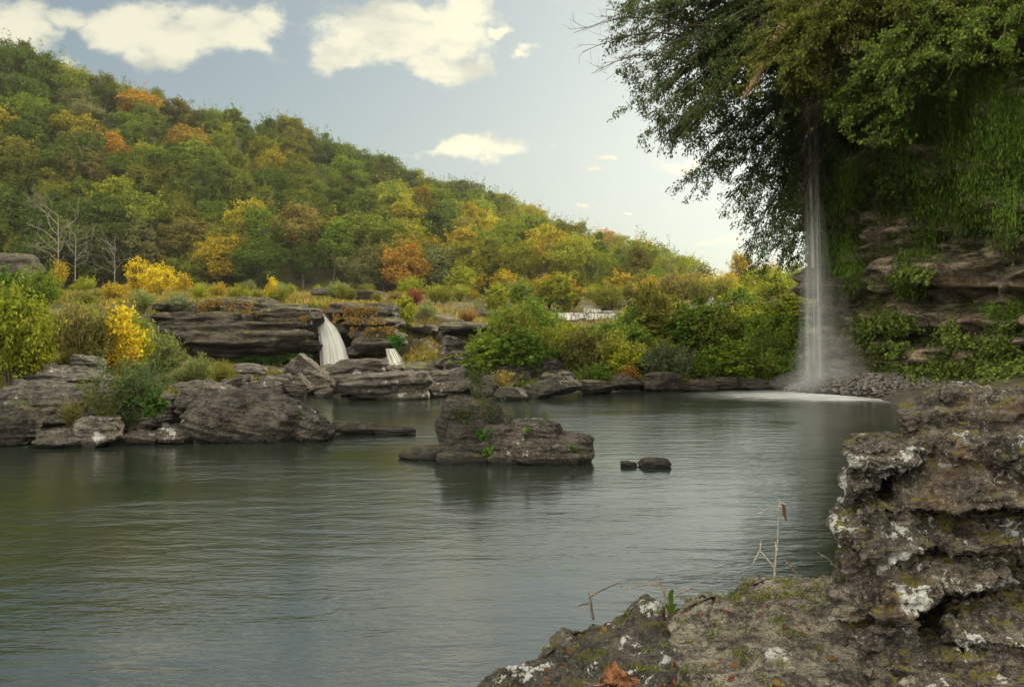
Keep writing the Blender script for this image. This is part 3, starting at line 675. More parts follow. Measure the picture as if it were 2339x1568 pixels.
composite('rock_ledge', 'dark rock shelf at the waterline behind the thin waterfall', 'rock ledge', [(1780, 815, 1985, 868, 44.5, 5), (1700, 850, 1900, 878, 43.5, 4), (1840, 808, 1970, 830, 45.5, 4)], .12, M_DARK, .22, .6, .25, 3, 50, bn=10)

composite('rock_shelf', 'flat bedrock steps between the two falls and the stream', 'rock shelf', [(880, 838, 1010, 880, 50, 8), (960, 824, 1110, 862, 57, 8), (1040, 812, 1130, 840, 66, 8)], .14, M_LEDGE, .22, .6, .22, 2.8, 51, bn=10)
composite('rock_shelf', 'flat bedrock apron at the foot of the wide waterfall', 'rock shelf', [(540, 852, 700, 880, 46, 8), (660, 838, 900, 868, 52, 8), (420, 846, 560, 872, 50, 8)], .14, M_LEDGE, .22, .6, .2, 2.8, 52, bn=10)

# ------------------------------------------------------------------ boulders
def boulder(x0, y0, x1, y1, label, mat=M_BOULD, rot=(0, 0, 0), seed=0, e=.35, cuts=6, n=26, th=.8, amp=.07, strata=.05, Y=None, sink=.12, name='boulder', group=None, cd=(.62, .92), fine=.35):
    b = hit((x0+x1)/2, y1, 8) if Y is None else at((x0+x1)/2, y1, Y)
    s = b.y/F/K; w = (x1-x0)*s; h = (y1-y0)*s*(1+sink); rng = np.random.default_rng(1000+seed+int(x0)+int(y0)*3)
    V, Fc = block(n, (w, w*th, h), rng, e, cuts, cd); sz = max(w, h)
    V = V@rotm(*rot).T
    ext = V.max(0)-V.min(0); V = V*np.array([w/ext[0], 1, h/ext[2]])
    V = V-np.array([0, 0, V[:, 2].min()])
    off = np.array([b.x, b.y+w*th*.35, b.z-h*sink])
    V = weather(V+off, Fc, amp*sz, 1.6/sz, strata*sz, 7/sz, fine, seed)-off
    o = link(name, mesh_np(name, V, Fc, mat), None, off); return tag(o, label, 'boulder', group)
for i, a in enumerate([
 ((-70, 925, 62, 1022), 'dark rounded boulder cut by the left edge at the waterline', M_DARK, (0, 0, 0), dict(e=.7, n=44)),
 ((62, 985, 175, 1026), 'low grey slab with a straight edge at the left waterline', M_BOULD, (0, 6, 20), dict(n=36)),
 ((152, 952, 264, 1022), 'pale grey block shaped boulder at the left waterline', M_PALE, (0, -4, 15), dict(n=48, e=.3, strata=.03)),
 ((268, 985, 352, 1018), 'short ribbed rock right of the pale grey block', M_BOULD, (0, 0, 10), dict(n=36)),
 ((340, 970, 432, 1015), 'small knobbly rock against the great layered boulder', M_BOULD, (0, 0, 0), dict(n=36, e=.6)),
 ((-40, 872, 205, 975), 'broad layered rock shelf behind the left waterline boulders', M_BOULD, (0, 2, 5), dict(n=60, e=.25, strata=.06, th=.7)),
 ((200, 905, 300, 990), 'shaded rock hidden behind the narrow leaved plant', M_DARK, (0, 0, 0), dict(n=36)),
 ((300, 900, 400, 985), 'grey rock under the narrow leaved plant', M_BOULD, (0, 0, 0), dict(n=36)),
 ((88, 836, 250, 888), 'tilted pale slab lying on the left shelf', M_PALE, (0, 9, 8), dict(n=44, e=.2, strata=.05)),
 ((148, 806, 242, 866), 'leaning pale slab pointing up to the left', M_PALE, (0, 24, 0), dict(n=40, e=.15, cuts=4)),
 ((40, 850, 100, 878), 'reddish small boulder at the left under the bush', M_BOULD, (0, 0, 0), {}),
 ((98, 868, 134, 884), 'smooth tan cobble sitting on the left shelf', M_PALE, (0, 0, 0), dict(e=1.0, cuts=0, strata=0, amp=.02)),
 ((355, 815, 392, 850), 'small grey boulder beside the pale willow', M_PALE, (0, 0, 0), {}),
 ((385, 868, 470, 905), 'pale ridged rock on top behind the great layered boulder', M_PALE, (0, -8, 0), dict(n=36)),
 ((455, 872, 560, 908), 'flat grey rock behind the great layered boulder', M_BOULD, (0, 5, 0), {}),
 ((525, 830, 600, 862), 'pale boulder at the foot of the left ledge', M_PALE, (0, 0, 0), {}),
 ((540, 868, 640, 906), 'angular grey rock at the far left waterline', M_BOULD, (0, -10, 12), dict(e=.2)),
 ((585, 858, 655, 900), 'blocky rock left of the pointed boulder', M_PALE, (0, 12, 0), dict(e=.2)),
 ((640, 806, 745, 872), 'pointed pale boulder shaped like a roof before the wide waterfall', M_PALE, (0, 42, 8), dict(e=.05, cuts=2, n=40, strata=.02, cd=(.8, .95))),
 ((640, 850, 705, 906), 'dark slab leaning against the pointed boulder', M_BOULD, (0, 50, 0), dict(e=.1, cuts=3, n=34)),
 ((688, 845, 765, 890), 'curved ridge of rock right of the leaning dark slab', M_BOULD, (0, 30, 0), dict(n=34)),
 ((740, 855, 860, 890), 'lumpy grey rock behind the wedge boulder', M_BOULD, (0, -6, 0), dict(n=34)),
 ((748, 818, 884, 866), 'layered mossy rock in front of the wide waterfall foot', M_BOULD, (0, -6, 0), dict(n=44, strata=.06)),
 ((748, 850, 978, 913), 'wide wedge shaped pale boulder in the water before the wide waterfall', M_PALE, (0, -3, 8), dict(n=60, e=.3, cuts=7, th=.5, strata=.05)),
 ((850, 868, 945, 900), 'grey boulder behind the right end of the wedge boulder', M_BOULD, (0, 0, 0), {}),
 ((940, 845, 995, 875), 'brown rock between the small fall and the stream', M_BOULD, (0, 0, 0), {}),
 ((985, 838, 1070, 872), 'pale tilted slab beside the stream', M_PALE, (0, -14, 0), dict(e=.15, n=34)),
 ((1000, 764, 1066, 816), 'big tilted square block resting under the far ledge', M_BOULD, (0, 16, 20), dict(e=.1, cuts=2, n=34, strata=.05)),
 ((1030, 800, 1085, 826), 'rock fallen below the tilted square block', M_BOULD, (0, 0, 0), {}),
 ((958, 868, 1085, 894), 'flat low rock in the stream behind the island', M_BOULD, (0, -3, 0), dict(n=34)),
 ((990, 858, 1040, 880), 'small mossy rock above the flat stream rock', M_DARK, (0, 0, 0), {}),
 ((1065, 830, 1150, 872), 'jagged grey rock at the start of the right bank', M_BOULD, (0, -16, 0), dict(e=.15)),
 ((1120, 828, 1215, 880), 'layered boulder in the middle of the right bank rocks', M_BOULD, (0, -8, 0), dict(n=36)),
 ((1100, 855, 1180, 892), 'brown boulder with yellow weeds at its foot', M_BOULD, (0, 0, 0), {}),
 ((1200, 820, 1300, 872), 'dark block above the wedge boulder on the right bank', M_DARK, (0, 6, 0), dict(n=34)),
 ((1198, 850, 1325, 908), 'dark ribbed wedge boulder standing in the water', M_DARK, (0, -22, 10), dict(n=44, e=.2, strata=.06)),
 ((1128, 884, 1212, 913), 'low dark mossy rock left of the ribbed wedge', M_DARK, (0, 0, 0), dict(e=.7)),
 ((1318, 868, 1400, 900), 'small dark rock right of the ribbed wedge', M_DARK, (0, 0, 0), {}),
 ((1385, 855, 1480, 893), 'dark boulder under the small rusty bush', M_DARK, (0, 4, 0), {}),
 ((1470, 848, 1560, 893), 'upright dark boulder under the round willow', M_DARK, (0, -5, 0), {}),
 ((1555, 868, 1640, 892), 'low dark rock right of the round willow', M_DARK, (0, 0, 0), {}),
 ((1630, 860, 1700, 890), 'knobbly dark rock at the middle of the right bank waterline', M_DARK, (0, 0, 0), {}),
 ((1690, 864, 1790, 890), 'long dark rock at the waterline left of the thin waterfall', M_DARK, (0, 0, 0), dict(th=.5)),
 ((1780, 860, 1860, 888), 'dark rock behind the splash of the thin waterfall', M_DARK, (0, 0, 0), {}),
 ((1560, 790, 1640, 822), 'dark boulder half hidden in the thicket', M_DARK, (0, 0, 0), {}),
 ((1290, 770, 1340, 800), 'grey rock peeping out of the left of the thicket', M_BOULD, (0, -10, 0), {}),
 ((1480, 790, 1530, 815), 'brown rock in the thicket above the round willow', M_BOULD, (0, 0, 0), {}),
 ((748, 962, 860, 993), 'left and thicker half of the flat rock bar in the pool', M_DARK, (0, 3, 0), dict(n=40, e=.5, th=.5, cuts=3)),
 ((845, 972, 949, 993), 'right and lower half of the flat rock bar in the pool', M_DARK, (0, 2, 0), dict(n=40, e=.5, th=.5, cuts=3)),
 ((1418, 1054, 1456, 1070), 'tiny dark rock just breaking the surface right of the island', M_DARK, (0, 0, 0), {}),
 ((1462, 1049, 1534, 1070), 'small dark rock just right of the tiny one beyond the island', M_DARK, (0, 0, 0), {}),
]):
    box, lab, mat, rot, kw = a
    boulder(*box, lab, mat, rot, seed=i, **kw)
# loose stones along both far waterlines
br = np.random.default_rng(8)
for i in range(94):
    z_ = 0 if i < 60 else 1 if i < 72 else 2
    x = (br.uniform(480, 1150), br.uniform(1180, 1900), br.uniform(-20, 400))[z_]; w = br.uniform(20, 66); y1 = (br.uniform(846, 908), br.uniform(876, 891), br.uniform(960, 1018))[z_]
    if z_ == 0 and x < 640: y1 = min(y1, 895)
    boulder(x, y1-w*br.uniform(.35, .6), x+w, y1, ('loose grey stone among the boulders by the left far shore', 'loose dark stone along the waterline of the right bank', 'loose grey stone between the boulders of the near left shore')[z_], (M_BOULD, M_DARK, M_BOULD)[z_], (0, br.uniform(-25, 25), br.uniform(0, 90)), seed=200+i, n=14, name='stone', group=('loose stones by the left far shore', 'loose stones along the right bank', 'loose stones on the near left shore')[z_])

# great layered boulder on the left, island rocks
composite('great_boulder', 'great whale backed boulder with fine wavy layers reaching into the pool at left', 'boulder',
  [(390, 905, 560, 1024, 20.9, 3.2, (0, 4, 0)), (430, 902, 660, 1024, 21, 2.8, (0, 9, 0)), (560, 925, 690, 1024, 21.1, 2.4, (0, 12, 0)), (650, 950, 748, 1020, 21.3, 1.4, (0, 18, 0)), (380, 885, 480, 960, 22.5, 2.5)], .035, M_BOULD, .09, 1.1, .075, 7.5, 61, fine=.4, e=.55, tilt=(.25, 0))
composite('island_boulder', 'tall rounded mossy boulder forming the left of the island', 'boulder',
  [(985, 912, 1160, 1064, 18.6, 1.6), (1000, 905, 1120, 985, 18.7, 1.2), (1090, 945, 1180, 1064, 18.7, 1.4, (0, 16, 0)), (1010, 960, 1130, 1070, 18.3, 1.0)], .022, M_DARK, .05, 2.0, .02, 8, 62, fine=.4, e=.8)
composite('island_boulder', 'low broad boulder with split layers forming the right of the island', 'boulder',
  [(1095, 985, 1210, 1072, 17.7, 1.3), (1160, 963, 1300, 1030, 17.9, 1.3, (0, 4, 0)), (1130, 1005, 1340, 1076, 17.6, 1.4), (1270, 990, 1362, 1074, 17.8, 1.1), (1100, 975, 1180, 1010, 17.8, 1.0)], .022, M_BOULD, .05, 1.8, .04, 7, 63, fine=.4, e=.5)
composite('island_slab', 'thin dark slab trailing into the water at the left foot of the island', 'boulder',
  [(905, 1024, 1060, 1060, 18.3, 1.0, (0, -4, 0)), (990, 1010, 1120, 1064, 18.1, 1.0), (990, 1035, 1120, 1068, 17.8, .7)], .022, M_DARK, .035, 2.2, .03, 9, 64, fine=.4, e=.5)

# ------------------------------------------------------------------ the cliff on the right
CP = np.array([(24, 62), (20.5, 50), (16.6, 42.5), (17.4, 37.5), (20.2, 32), (23, 26), (25, 18), (28, 6), (34, -8)], float)
def cliff_curve(u):
    tt = np.linspace(0, 1, len(CP)); x = np.interp(u, tt, CP[:, 0]); y = np.interp(u, tt, CP[:, 1]); return x, y
us = np.linspace(0, 1, 1400); cx_, cy_ = cliff_curve(us)
ker = np.hanning(121); ker /= ker.sum()
cx_ = np.convolve(np.pad(cx_, 60, 'edge'), ker, 'valid'); cy_ = np.convolve(np.pad(cy_, 60, 'edge'), ker, 'valid')
arc = np.concatenate([[0], np.cumsum(np.hypot(np.diff(cx_), np.diff(cy_)))])
NA = 560
# finer where the photo looks
dens = np.where((arc > 15) & (arc < 42), 3.0, .8); cum = np.concatenate([[0], np.cumsum((dens[1:])*np.diff(arc))])
sa = np.interp(np.linspace(0, cum[-1], NA), cum, arc)
ax = np.interp(sa, arc, cx_); ay = np.interp(sa, arc, cy_)
tx, ty = np.gradient(ax), np.gradient(ay); nl = np.hypot(tx, ty); nx, ny = ty/nl, -tx/nl   # pointing towards the pool
if nx[NA//2] > 0: nx, ny = -nx, -ny
zs = np.concatenate([np.linspace(-1, 19, 400), np.linspace(19.2, 27, 40)])
prof_z = [-1, 1.0, 2.6, 2.9, 3.3, 3.9, 4.2, 4.6, 5.0, 6.2, 6.6, 7.2, 7.6, 8.6, 9.0, 9.3, 9.7, 11.5, 12.0, 13.4, 13.8, 16, 16.6, 20, 27]
prof_o = [.5, .1, -.5, -1.1, -.2, -.1, -1.0, -.6, .6, .7, -.1, 0.0, .5, .3, -.9, -1.0, .9, 1.2, .6, .8, 1.3, 1.2, 1.4, 1.2, .2]
SAg, Zg = np.meshgrid(sa, zs, indexing='ij'); Q = np.stack([SAg.ravel(), Zg.ravel(), np.zeros(SAg.size)], 1)
zz = Zg.ravel()+.7*fbm(Q*np.array([.12, .1, 1]), 3)+(SAg.ravel()-28)*.03
off = np.interp(zz, prof_z, prof_o)*(.75+.5*fbm(Q*np.array([.2, .05, 1])+3, 2))
off += .9*fbm(Q*.16+11, 4)+.75*np.tanh(5*perlin(Q*np.array([.25, .8, 1])+7))+.38*np.tanh(5*perlin(Q*np.array([.6, 2.2, 1])+2))
off += .45*np.tanh(5*perlin(Q*np.array([.8, .45, 1])+19))
off += .12*fbm(Q*1.8, 4)
bx = np.repeat(ax, len(zs)); by = np.repeat(ay, len(zs)); bnx = np.repeat(nx, len(zs)); bny = np.repeat(ny, len(zs))
# foot slopes outwards
foot = np.clip(1.4-Zg.ravel(), 0, 3)*1.0
CV = np.stack([bx+bnx*(off+foot), by+bny*(off+foot), Zg.ravel()+.12*fbm(Q*1.1+30, 3)], 1)
CF = grid_faces(NA, len(zs))
NBo = np.stack([bnx, bny, 0*bnx], 1); CV = CV+NBo*(.07*fbm(CV*3.5, 3)-.1*np.maximum(0, ridged(CV*.9, 3)-.5))[:, None]
tag(link('cliff', mesh_np('cliff', CV, CF, M_CLIFF)), 'tall overhanging layered limestone cliff draped with moss at the right', kind='structure')
top = CV.reshape(NA, len(zs), 3)[:, -1]; back = top+np.stack([-nx*40, -ny*40, np.full(NA, 4.0)], 1); back2 = top+np.stack([-nx*60, -ny*60, np.full(NA, -30.0)], 1)
V = np.concatenate([top, back, back2]); j = np.arange(NA-1)
Fc = np.concatenate([np.stack([j, j+1, j+1+NA, j+NA], 1), np.stack([j+NA, j+1+NA, j+1+2*NA, j+2*NA], 1)])
tag(link('cliff_top', mesh_np('cliff_top', V, Fc, M_FLOOR)), 'wooded ground on top of the cliff', kind='structure')
bvh = BVHTree.FromPolygons([tuple(v) for v in CV[:]], [tuple(int(i) for i in f) for f in CF])
CAM = Vector((0, 0, CAMZ))
def cliff_hit(dx, dy):
    d = (at(dx, dy, 10)-CAM).normalized(); h = bvh.ray_cast(CAM, d, 120); return (h[0], h[1]) if h[0] else (None, None)
def strands(name, label, spots, nper, spread, length, L, W, col, seed, cat='moss', transl=.4, steps=5, tj=.35):
    """hanging growth: every strand a row of drooping leaflets"""
    r = np.random.default_rng(seed); Ps = []; Ns = []
    for (h, nrm, sc) in spots:
        nrm = np.array(nrm); nrm = nrm*(1 if nrm[0] < 0 or nrm[1] < 0 else -1)
        n = int(nper*sc); b = np.array(h)+r.normal(size=(n, 3))*np.array([spread, spread, spread*.6])*sc; b = b+nrm*r.uniform(.05, .5, n)[:, None]
        ln = length*r.uniform(.4, 1.3, n)*sc; out = nrm*.25
        for k in range(steps):
            q = (k+r.random(n))/steps; Ps.append(b+np.stack([out[0]*q, out[1]*q, -ln*q], 1)+r.normal(size=(n, 3))*.03); Ns.append(np.tile(nrm+np.array([0, 0, .2]), (n, 1)))
    P_ = np.concatenate(Ps); V, Fc = leaf_quads(P_, np.concatenate(Ns), L, W, r, .5, np.tile((0, 0, -1.), (len(P_), 1)), tj)
    o = link(name, mesh_np(name, V, Fc, leaf_mat(name+'_leaf', col, transl), False)); tag(o, label, cat, kind='stuff'); return o
def spots_in(boxes, seed):
    r = np.random.default_rng(seed); out = []
    for (x0, y0, x1, y1, n, sc) in boxes:
        for _ in range(n):
            h, nn = cliff_hit(r.uniform(x0, x1), r.uniform(y0, y1))
            if h: out.append((h, nn, sc*r.uniform(.7, 1.25)))
    return out
strands('hanging_moss', 'bright green fern and moss curtains hanging from the upper cliff', spots_in([(2080, 130, 2340, 300, 46, 1.1), (2180, 260, 2340, 420, 34, 1), (1885, 300, 1940, 420, 24, 1), (2080, 400, 2230, 470, 18, .8), (2000, 250, 2120, 330, 18, .8), (2280, 420, 2340, 500, 8, .8), (2250, 690, 2340, 715, 14, .6), (1900, 520, 1960, 620, 14, .8), (2050, 500, 2130, 600, 8, .6)], 1), 95, .38, 1.7, .2, .03, (.13, .21, .035), 1, tj=.16, steps=6)
strands('cliff_moss', 'dark moss and short ferns spread over the cliff ledges', spots_in([(1900, 250, 2340, 460, 110, .8), (1900, 460, 2110, 820, 62, .6), (2150, 690, 2340, 820, 16, .6)], 2), 55, .5, .55, .1, .05, (.095, .135, .03), 2)
strands('cliff_ivy', 'green ivy leaves covering the foot and lower ledges of the cliff', spots_in([(2000, 825, 2340, 880, 60, .7), (2030, 740, 2340, 810, 16, .5), (2040, 610, 2110, 680, 9, .5), (2000, 380, 2110, 430, 14, .6), (1930, 720, 2050, 800, 12, .6), (2240, 820, 2340, 890, 40, .8)], 3), 95, .5, .4, .14, .12, (.12, .165, .035), 3, 'ivy', tj=1.0)
# random growth over the parts of the cliff seen from elsewhere
idx = np.random.default_rng(6).choice(len(CV), 260); strands('upper_moss', 'moss hanging over the unlit upper cliff', [(CV[i], (bnx[i], bny[i], 0), 1.0) for i in idx if CV[i][2] > 9 or CV[i][1] < 28], 60, .8, 1.2, .14, .05, (.04, .08, .018), 9)

# overhanging trees on the cliff ------------------------------------------------
def spray_tree(label, root, hub, tips, nleaf, L, W, col, seed, r0=.22, twig=.01, sp=.55, trunkpts=None, name='overhanging_tree', seg=(.45, 1.0)):
    r = np.random.default_rng(seed); g = Geo(); tw = Geo(); Ps = []; Ts = []
    root = np.array(root, float); hub = np.array(hub, float)
    pts = [root, root*.5+hub*.5+np.array([.3, 0, .4]), hub] if trunkpts is None else [np.array(q, float) for q in trunkpts]
    g.tube(pts, np.linspace(r0, r0*.55, len(pts)), 9); hub = pts[-1]; nodes = [pts[-1]*(1-q)+pts[-2]*q for q in (0, .3, .6)]+[pts[-2]]
    for tp in tips:
        tp = np.array(tp); s0 = nodes[r.integers(len(nodes))]; d = tp-s0; Ln = np.linalg.norm(d)
        u = np.linspace(0, 1, 9)[:, None]; arch = np.array([0, 0, .16*Ln])
        pt = s0+d*u+arch*np.sin(u*np.pi)*(1-.3*u)+r.normal(size=(9, 3))*.07*Ln*.3*np.sin(u*np.pi)
        tw.tube(pt, np.linspace(.035+.004*Ln, twig*.7, 9), 4)
        ntw = max(5, int(Ln*2.2))
        for _ in range(ntw):
            q = r.uniform(*seg); c = np.array([np.interp(q, u[:, 0], pt[:, k]) for k in range(3)])
            dd = d/Ln*.7+r.normal(size=3)*np.array([.6, .6, .32]); dd[2] -= .28; dd /= np.linalg.norm(dd); tl = r.uniform(.5, 1.3)*sp*2.0*(1.3-q*.6)
            tw.tube([c, c+dd*tl*.5+(0, 0, .03), c+dd*tl+(0, 0, -.12*tl)], [twig, twig*.7, twig*.4], 3)
            m = int(nleaf*tl); w = r.uniform(.05, 1.05, m)[:, None]
            Ps.append(c+dd*tl*w+r.normal(size=(m, 3))*np.array([.15, .15, .11])*sp*1.4); Ts.append(np.tile(dd*.6+np.array([0, 0, -.7]), (m, 1)))
    P_ = np.concatenate(Ps); T_ = np.concatenate(Ts); sx_ = (CX+F*P_[:, 0]/P_[:, 1])*K; sy_ = (HOR-(P_[:, 2]-CAMZ)/P_[:, 1]*F)*K
    kp = ~((P_[:, 1] < 39.6) & (sx_ > 1826+r.normal(size=len(P_))*4) & (sx_ < 1884+r.normal(size=len(P_))*4) & (sy_ > 205+r.normal(size=len(P_))*10)) | (r.random(len(P_)) < .03)
    P_ = P_[kp]; Ts = [T_[kp]]; N = r.normal(size=P_.shape)*.7+np.array([-.1, -.4, .7])
    V, Fc = leaf_quads(P_, N, L, W, r, .4, np.concatenate(Ts), .45)
    e = empty(name, tuple(root)); 
    g.V = [v-root for v in g.V]; tw.V = [v-root for v in tw.V]
    link('trunk', g.mesh('trunk', M_BARK), e); link('branches', tw.mesh('branches', M_BARK), e)
    o = link('crown', mesh_np('crown', V-root, Fc, M_LEAF, False), e); o.color = (*col, 1); tag(e, label, 'tree'); return e
def tips(boxes, seed):
    r = np.random.default_rng(seed); out = []
    for (x0, y0, x1, y1, Y0, Y1, n) in boxes:
        for _ in range(n): out.append(at(r.uniform(x0, x1), r.uniform(y0, y1), r.uniform(Y0, Y1)))
    return out
tree_left = spray_tree('overhanging tree at the left reaching feathery dark branches over the pool against the sky', (20, 36, 18.5), (16, 34, 18),
  tips([(1385, 0, 1500, 60, 30, 34, 9), (1400, 30, 1560, 150, 30, 35, 14), (1380, 150, 1440, 200, 31, 34, 3), (1450, 160, 1600, 230, 31, 36, 14), (1415, 240, 1520, 300, 31, 35, 8), (1445, 300, 1560, 345, 31, 35, 8), (1500, 230, 1660, 330, 31, 37, 16), (1600, 100, 1800, 300, 32, 37, 20), (1500, 0, 1760, 120, 32, 37, 22)], 1),
  46, .15, .06, (.07, .105, .03), 1, sp=.5, twig=.009)
spray_tree('drooping tree whose layered dark branches hang low beside the thin waterfall', (21, 41, 16), (17.5, 39, 15.5),
  tips([(1545, 410, 1640, 445, 35, 38, 7), (1620, 470, 1700, 490, 35, 38, 5), (1640, 380, 1800, 450, 36, 40, 14), (1700, 470, 1850, 560, 36, 41, 16), (1690, 560, 1760, 620, 36, 41, 7), (1700, 600, 1800, 640, 37, 42, 5), (1780, 560, 1900, 680, 38, 43, 16), (1700, 260, 1820, 400, 36, 40, 15), (1600, 300, 1720, 370, 35, 38, 8), (1860, 400, 1900, 560, 41, 44, 3)], 2),
  42, .15, .06, (.07, .12, .03), 2, sp=.5, twig=.009)
tree_gold = spray_tree('olive and gold leaved tree leaning out at the top with a thick broken limb', (20, 31, 18.5), None,
  tips([(1700, 0, 1900, 120, 29, 34, 26), (1660, 100, 1860, 220, 29, 34, 24), (1850, 0, 2050, 120, 29, 33, 22), (1780, 160, 1900, 200, 30, 33, 8), (2000, 0, 2200, 100, 28, 31, 16)], 3),
  55, .16, .08, (.12, .14, .026), 3, sp=.5, trunkpts=[(20.5, 31, 18.5), (17.8, 31, 17), at(1800, 70, 31.5)], r0=.3)
spray_tree('bright green leaved tree spreading level sprays in front of the cliff', (22, 30, 18), (19, 31, 15.5),
  tips([(1900, 170, 2080, 250, 29, 32, 18), (1890, 240, 1980, 290, 30, 32, 10), (1830, 255, 1880, 275, 31, 33, 5), (2000, 120, 2200, 220, 28, 30, 18), (1940, 80, 2150, 180, 28, 31, 16), (2150, 20, 2340, 160, 27, 29, 12), (1960, 220, 2060, 330, 30, 31, 10)], 4),
  60, .16, .08, (.115, .17, .03), 4, sp=.45)
# broken limb and bare outer branches
g = Geo(); a, b2, c2 = at(1790, 60, 31), at(1740, 150, 30.5), at(1692, 232, 30.2)
g.tube([a, a*.5+b2*.5+Vector((.05, 0, .05)), b2, b2*.5+c2*.5+Vector((.04, 0, 0)), c2], [.24, .22, .19, .13, .03], 9)
me = g.mesh('broken_limb', simple_mat('limb_bark', (.11, .065, .035), (.22, .14, .08), 7)); o = link('broken_limb', me, tree_gold, -tree_gold.location); tag(o, 'thick reddish broken limb hanging down among the gold leaves')
g = Geo(); r = np.random.default_rng(3)
for (x0, y0, x1, y1) in [(1560, 60, 1310, 75), (1600, 90, 1330, 118), (1560, 140, 1350, 168), (1590, 80, 1450, 190), (1620, 90, 1480, 175), (1600, 40, 1370, 50), (1640, 60, 1420, 130)]:
    a = np.array(at(x0, y0, 33)); b_ = np.array(at(x1, y1, 31.5)); u = np.linspace(0, 1, 9)[:, None]; pt = a+(b_-a)*u+np.array([0, 0, .5])*np.sin(u*3.14)
    g.tube(pt, np.linspace(.045, .008, 9), 4)
    for k in range(3, 9):
        for _ in range(2): branching(g, pt[k-1], (b_-a)/np.linalg.norm(b_-a)+r.normal(size=3)*.35, .8, .012, r, 1, 3, .1, 2, .12)
me = g.mesh('bare_branches', M_BARK); off_ = np.array(tree_left.location)
v = np.empty(len(me.vertices)*3, np.float32); me.vertices.foreach_get('co', v); me.vertices.foreach_set('co', (v.reshape(-1, 3)-off_).ravel().astype(np.float32)); me.update()
tag(link('bare_branches', me, tree_left), 'bare grey branches fanning out left of the leaves')
# trees standing on the cliff top, mostly above the frame
for i, (x, y, sc, cn) in enumerate([(24, 33, 1.1, 'green'), (27, 40, 1.2, 'olive'), (24, 45, 1.1, 'green'), (30, 30, 1.1, 'mid'), (32, 38, 1.3, 'olive'), (31, 22, 1.1, 'green'), (24, 52, 1.0, 'mid'), (33, 14, 1.2, 'green')]):
    pr = [p_ for p_ in (0, 1, 2, 3, 4) if p_ in used][i % 3]; o = copy_tree(protos[pr]); o.location = (x+2, y, 25.5); o.scale = (sc*.9, sc*.9, sc*.8); o.rotation_euler = (0, 0, i)
    for ch in o.children:
        if ch.name.startswith('crown'): ch.color = (*PAL[cn], 1)
    o.name = 'cliff_tree'; tag(o, 'leafy tree standing on top of the cliff above the picture', 'tree', 'trees on the cliff top')

# ------------------------------------------------------------------ waterfalls
def fall_mat(name, streak, alpha, col=(.8, .8, .76), emis=0):
    m, t = new_mat(name)
    P = t.n('ShaderNodeNewGeometry').outputs['Position']
    uv = t.n('ShaderNodeAttribute', attribute_name='tint').outputs['Color']; su = t.n('ShaderNodeSeparateColor'); t.set(su.inputs[0], uv)
    v = t.n('ShaderNodeCombineXYZ'); t.set(v.inputs[0], t.m('MULTIPLY', su.outputs[0], streak)); t.set(v.inputs[1], t.m('MULTIPLY', su.outputs[1], 1.2)); t.set(v.inputs[2], su.outputs[2])
    n = t.noise(v.outputs[0], 1.0, 4, .65)
    edge = t.m('MULTIPLY', t.m('MULTIPLY', su.outputs[0], t.m('SUBTRACT', 1.0, su.outputs[0])), 4.0)
    a = t.m('MULTIPLY', t.m('MULTIPLY', t.ramp(n, .25, .65), alpha), t.m('POWER', edge, .45), clamp=True)
    c = t.mix(t.ramp(n, .35, .65), (col[0]*.6, col[1]*.62, col[2]*.62), col)
    d = t.n('ShaderNodeBsdfDiffuse', ins={'Color': c}); tr = t.n('ShaderNodeBsdfTranslucent', ins={'Color': c}); mx = t.n('ShaderNodeMixShader', ins={0: .5}); t.l.new(d.outputs[0], mx.inputs[1]); t.l.new(tr.outputs[0], mx.inputs[2])
    tp = t.n('ShaderNodeBsdfTransparent'); m2 = t.n('ShaderNodeMixShader'); t.set(m2.inputs[0], a); t.l.new(tp.outputs[0], m2.inputs[1]); t.l.new(mx.outputs[0], m2.inputs[2])
    t.l.new(m2.outputs[0], t.n('ShaderNodeOutputMaterial').inputs[0]); return m
M_FALL = fall_mat('falling_water', 26, 4.5, (.9, .9, .86)); M_THIN = fall_mat('thin_falling_water', 9, .42, (.9, .92, .9)); M_SPRAY = fall_mat('spray', 5, .15, (.85, .88, .85))
def sheet(left, right, mat, name, parent, bulge=.25, nu=24, seed=0.0, Vtop=0):
    """curved falling sheet between two polylines"""
    Lp = np.array([tuple(p) for p in left]); Rp = np.array([tuple(p) for p in right]); m = 40; q = np.linspace(0, 1, len(Lp)); qq = np.linspace(0, 1, m)
    Li = np.stack([np.interp(qq, q, Lp[:, k]) for k in range(3)], 1); Ri = np.stack([np.interp(qq, q, Rp[:, k]) for k in range(3)], 1)
    for A in (Li, Ri):
        for k in range(3): A[:, k] = np.convolve(np.pad(A[:, k], 3, 'edge'), np.ones(7)/7, 'valid')
    u = np.linspace(0, 1, nu); V = Li[:, None]*(1-u)[None, :, None]+Ri[:, None]*u[None, :, None]
    V[:, :, 1] -= bulge*np.sin(u*np.pi)[None, :]*qq[:, None]+.08*np.sin(u*19+seed)[None, :]
    C = np.stack([np.tile(u, (m, 1)), np.tile(qq[:, None], (1, nu)), np.full((m, nu), seed), np.ones((m, nu))], -1)
    return link(name, mesh_np(name, V.reshape(-1, 3), grid_faces(m, nu), mat, True, C.reshape(-1, 4)), parent, -parent.location)
w = empty('waterfall', at(765, 842, 62.3)); tag(w, 'wide white waterfall curving off the layered ledge into the boulders', 'waterfall')
for s in range(2):
    sheet([at(719, 709, 64.5), at(722, 725, 64), at(726, 750, 63), at(729, 790, 62.2-s*.3), at(732, 846, 61.8-s*.3)], [at(733, 709, 64.5), at(748, 728, 64), at(772, 752, 62.8), at(791, 795, 62.2-s*.3), at(803, 846, 61.8-s*.3)], M_FALL, 'water_sheet', w, .6, 30, 1.5+s*3)
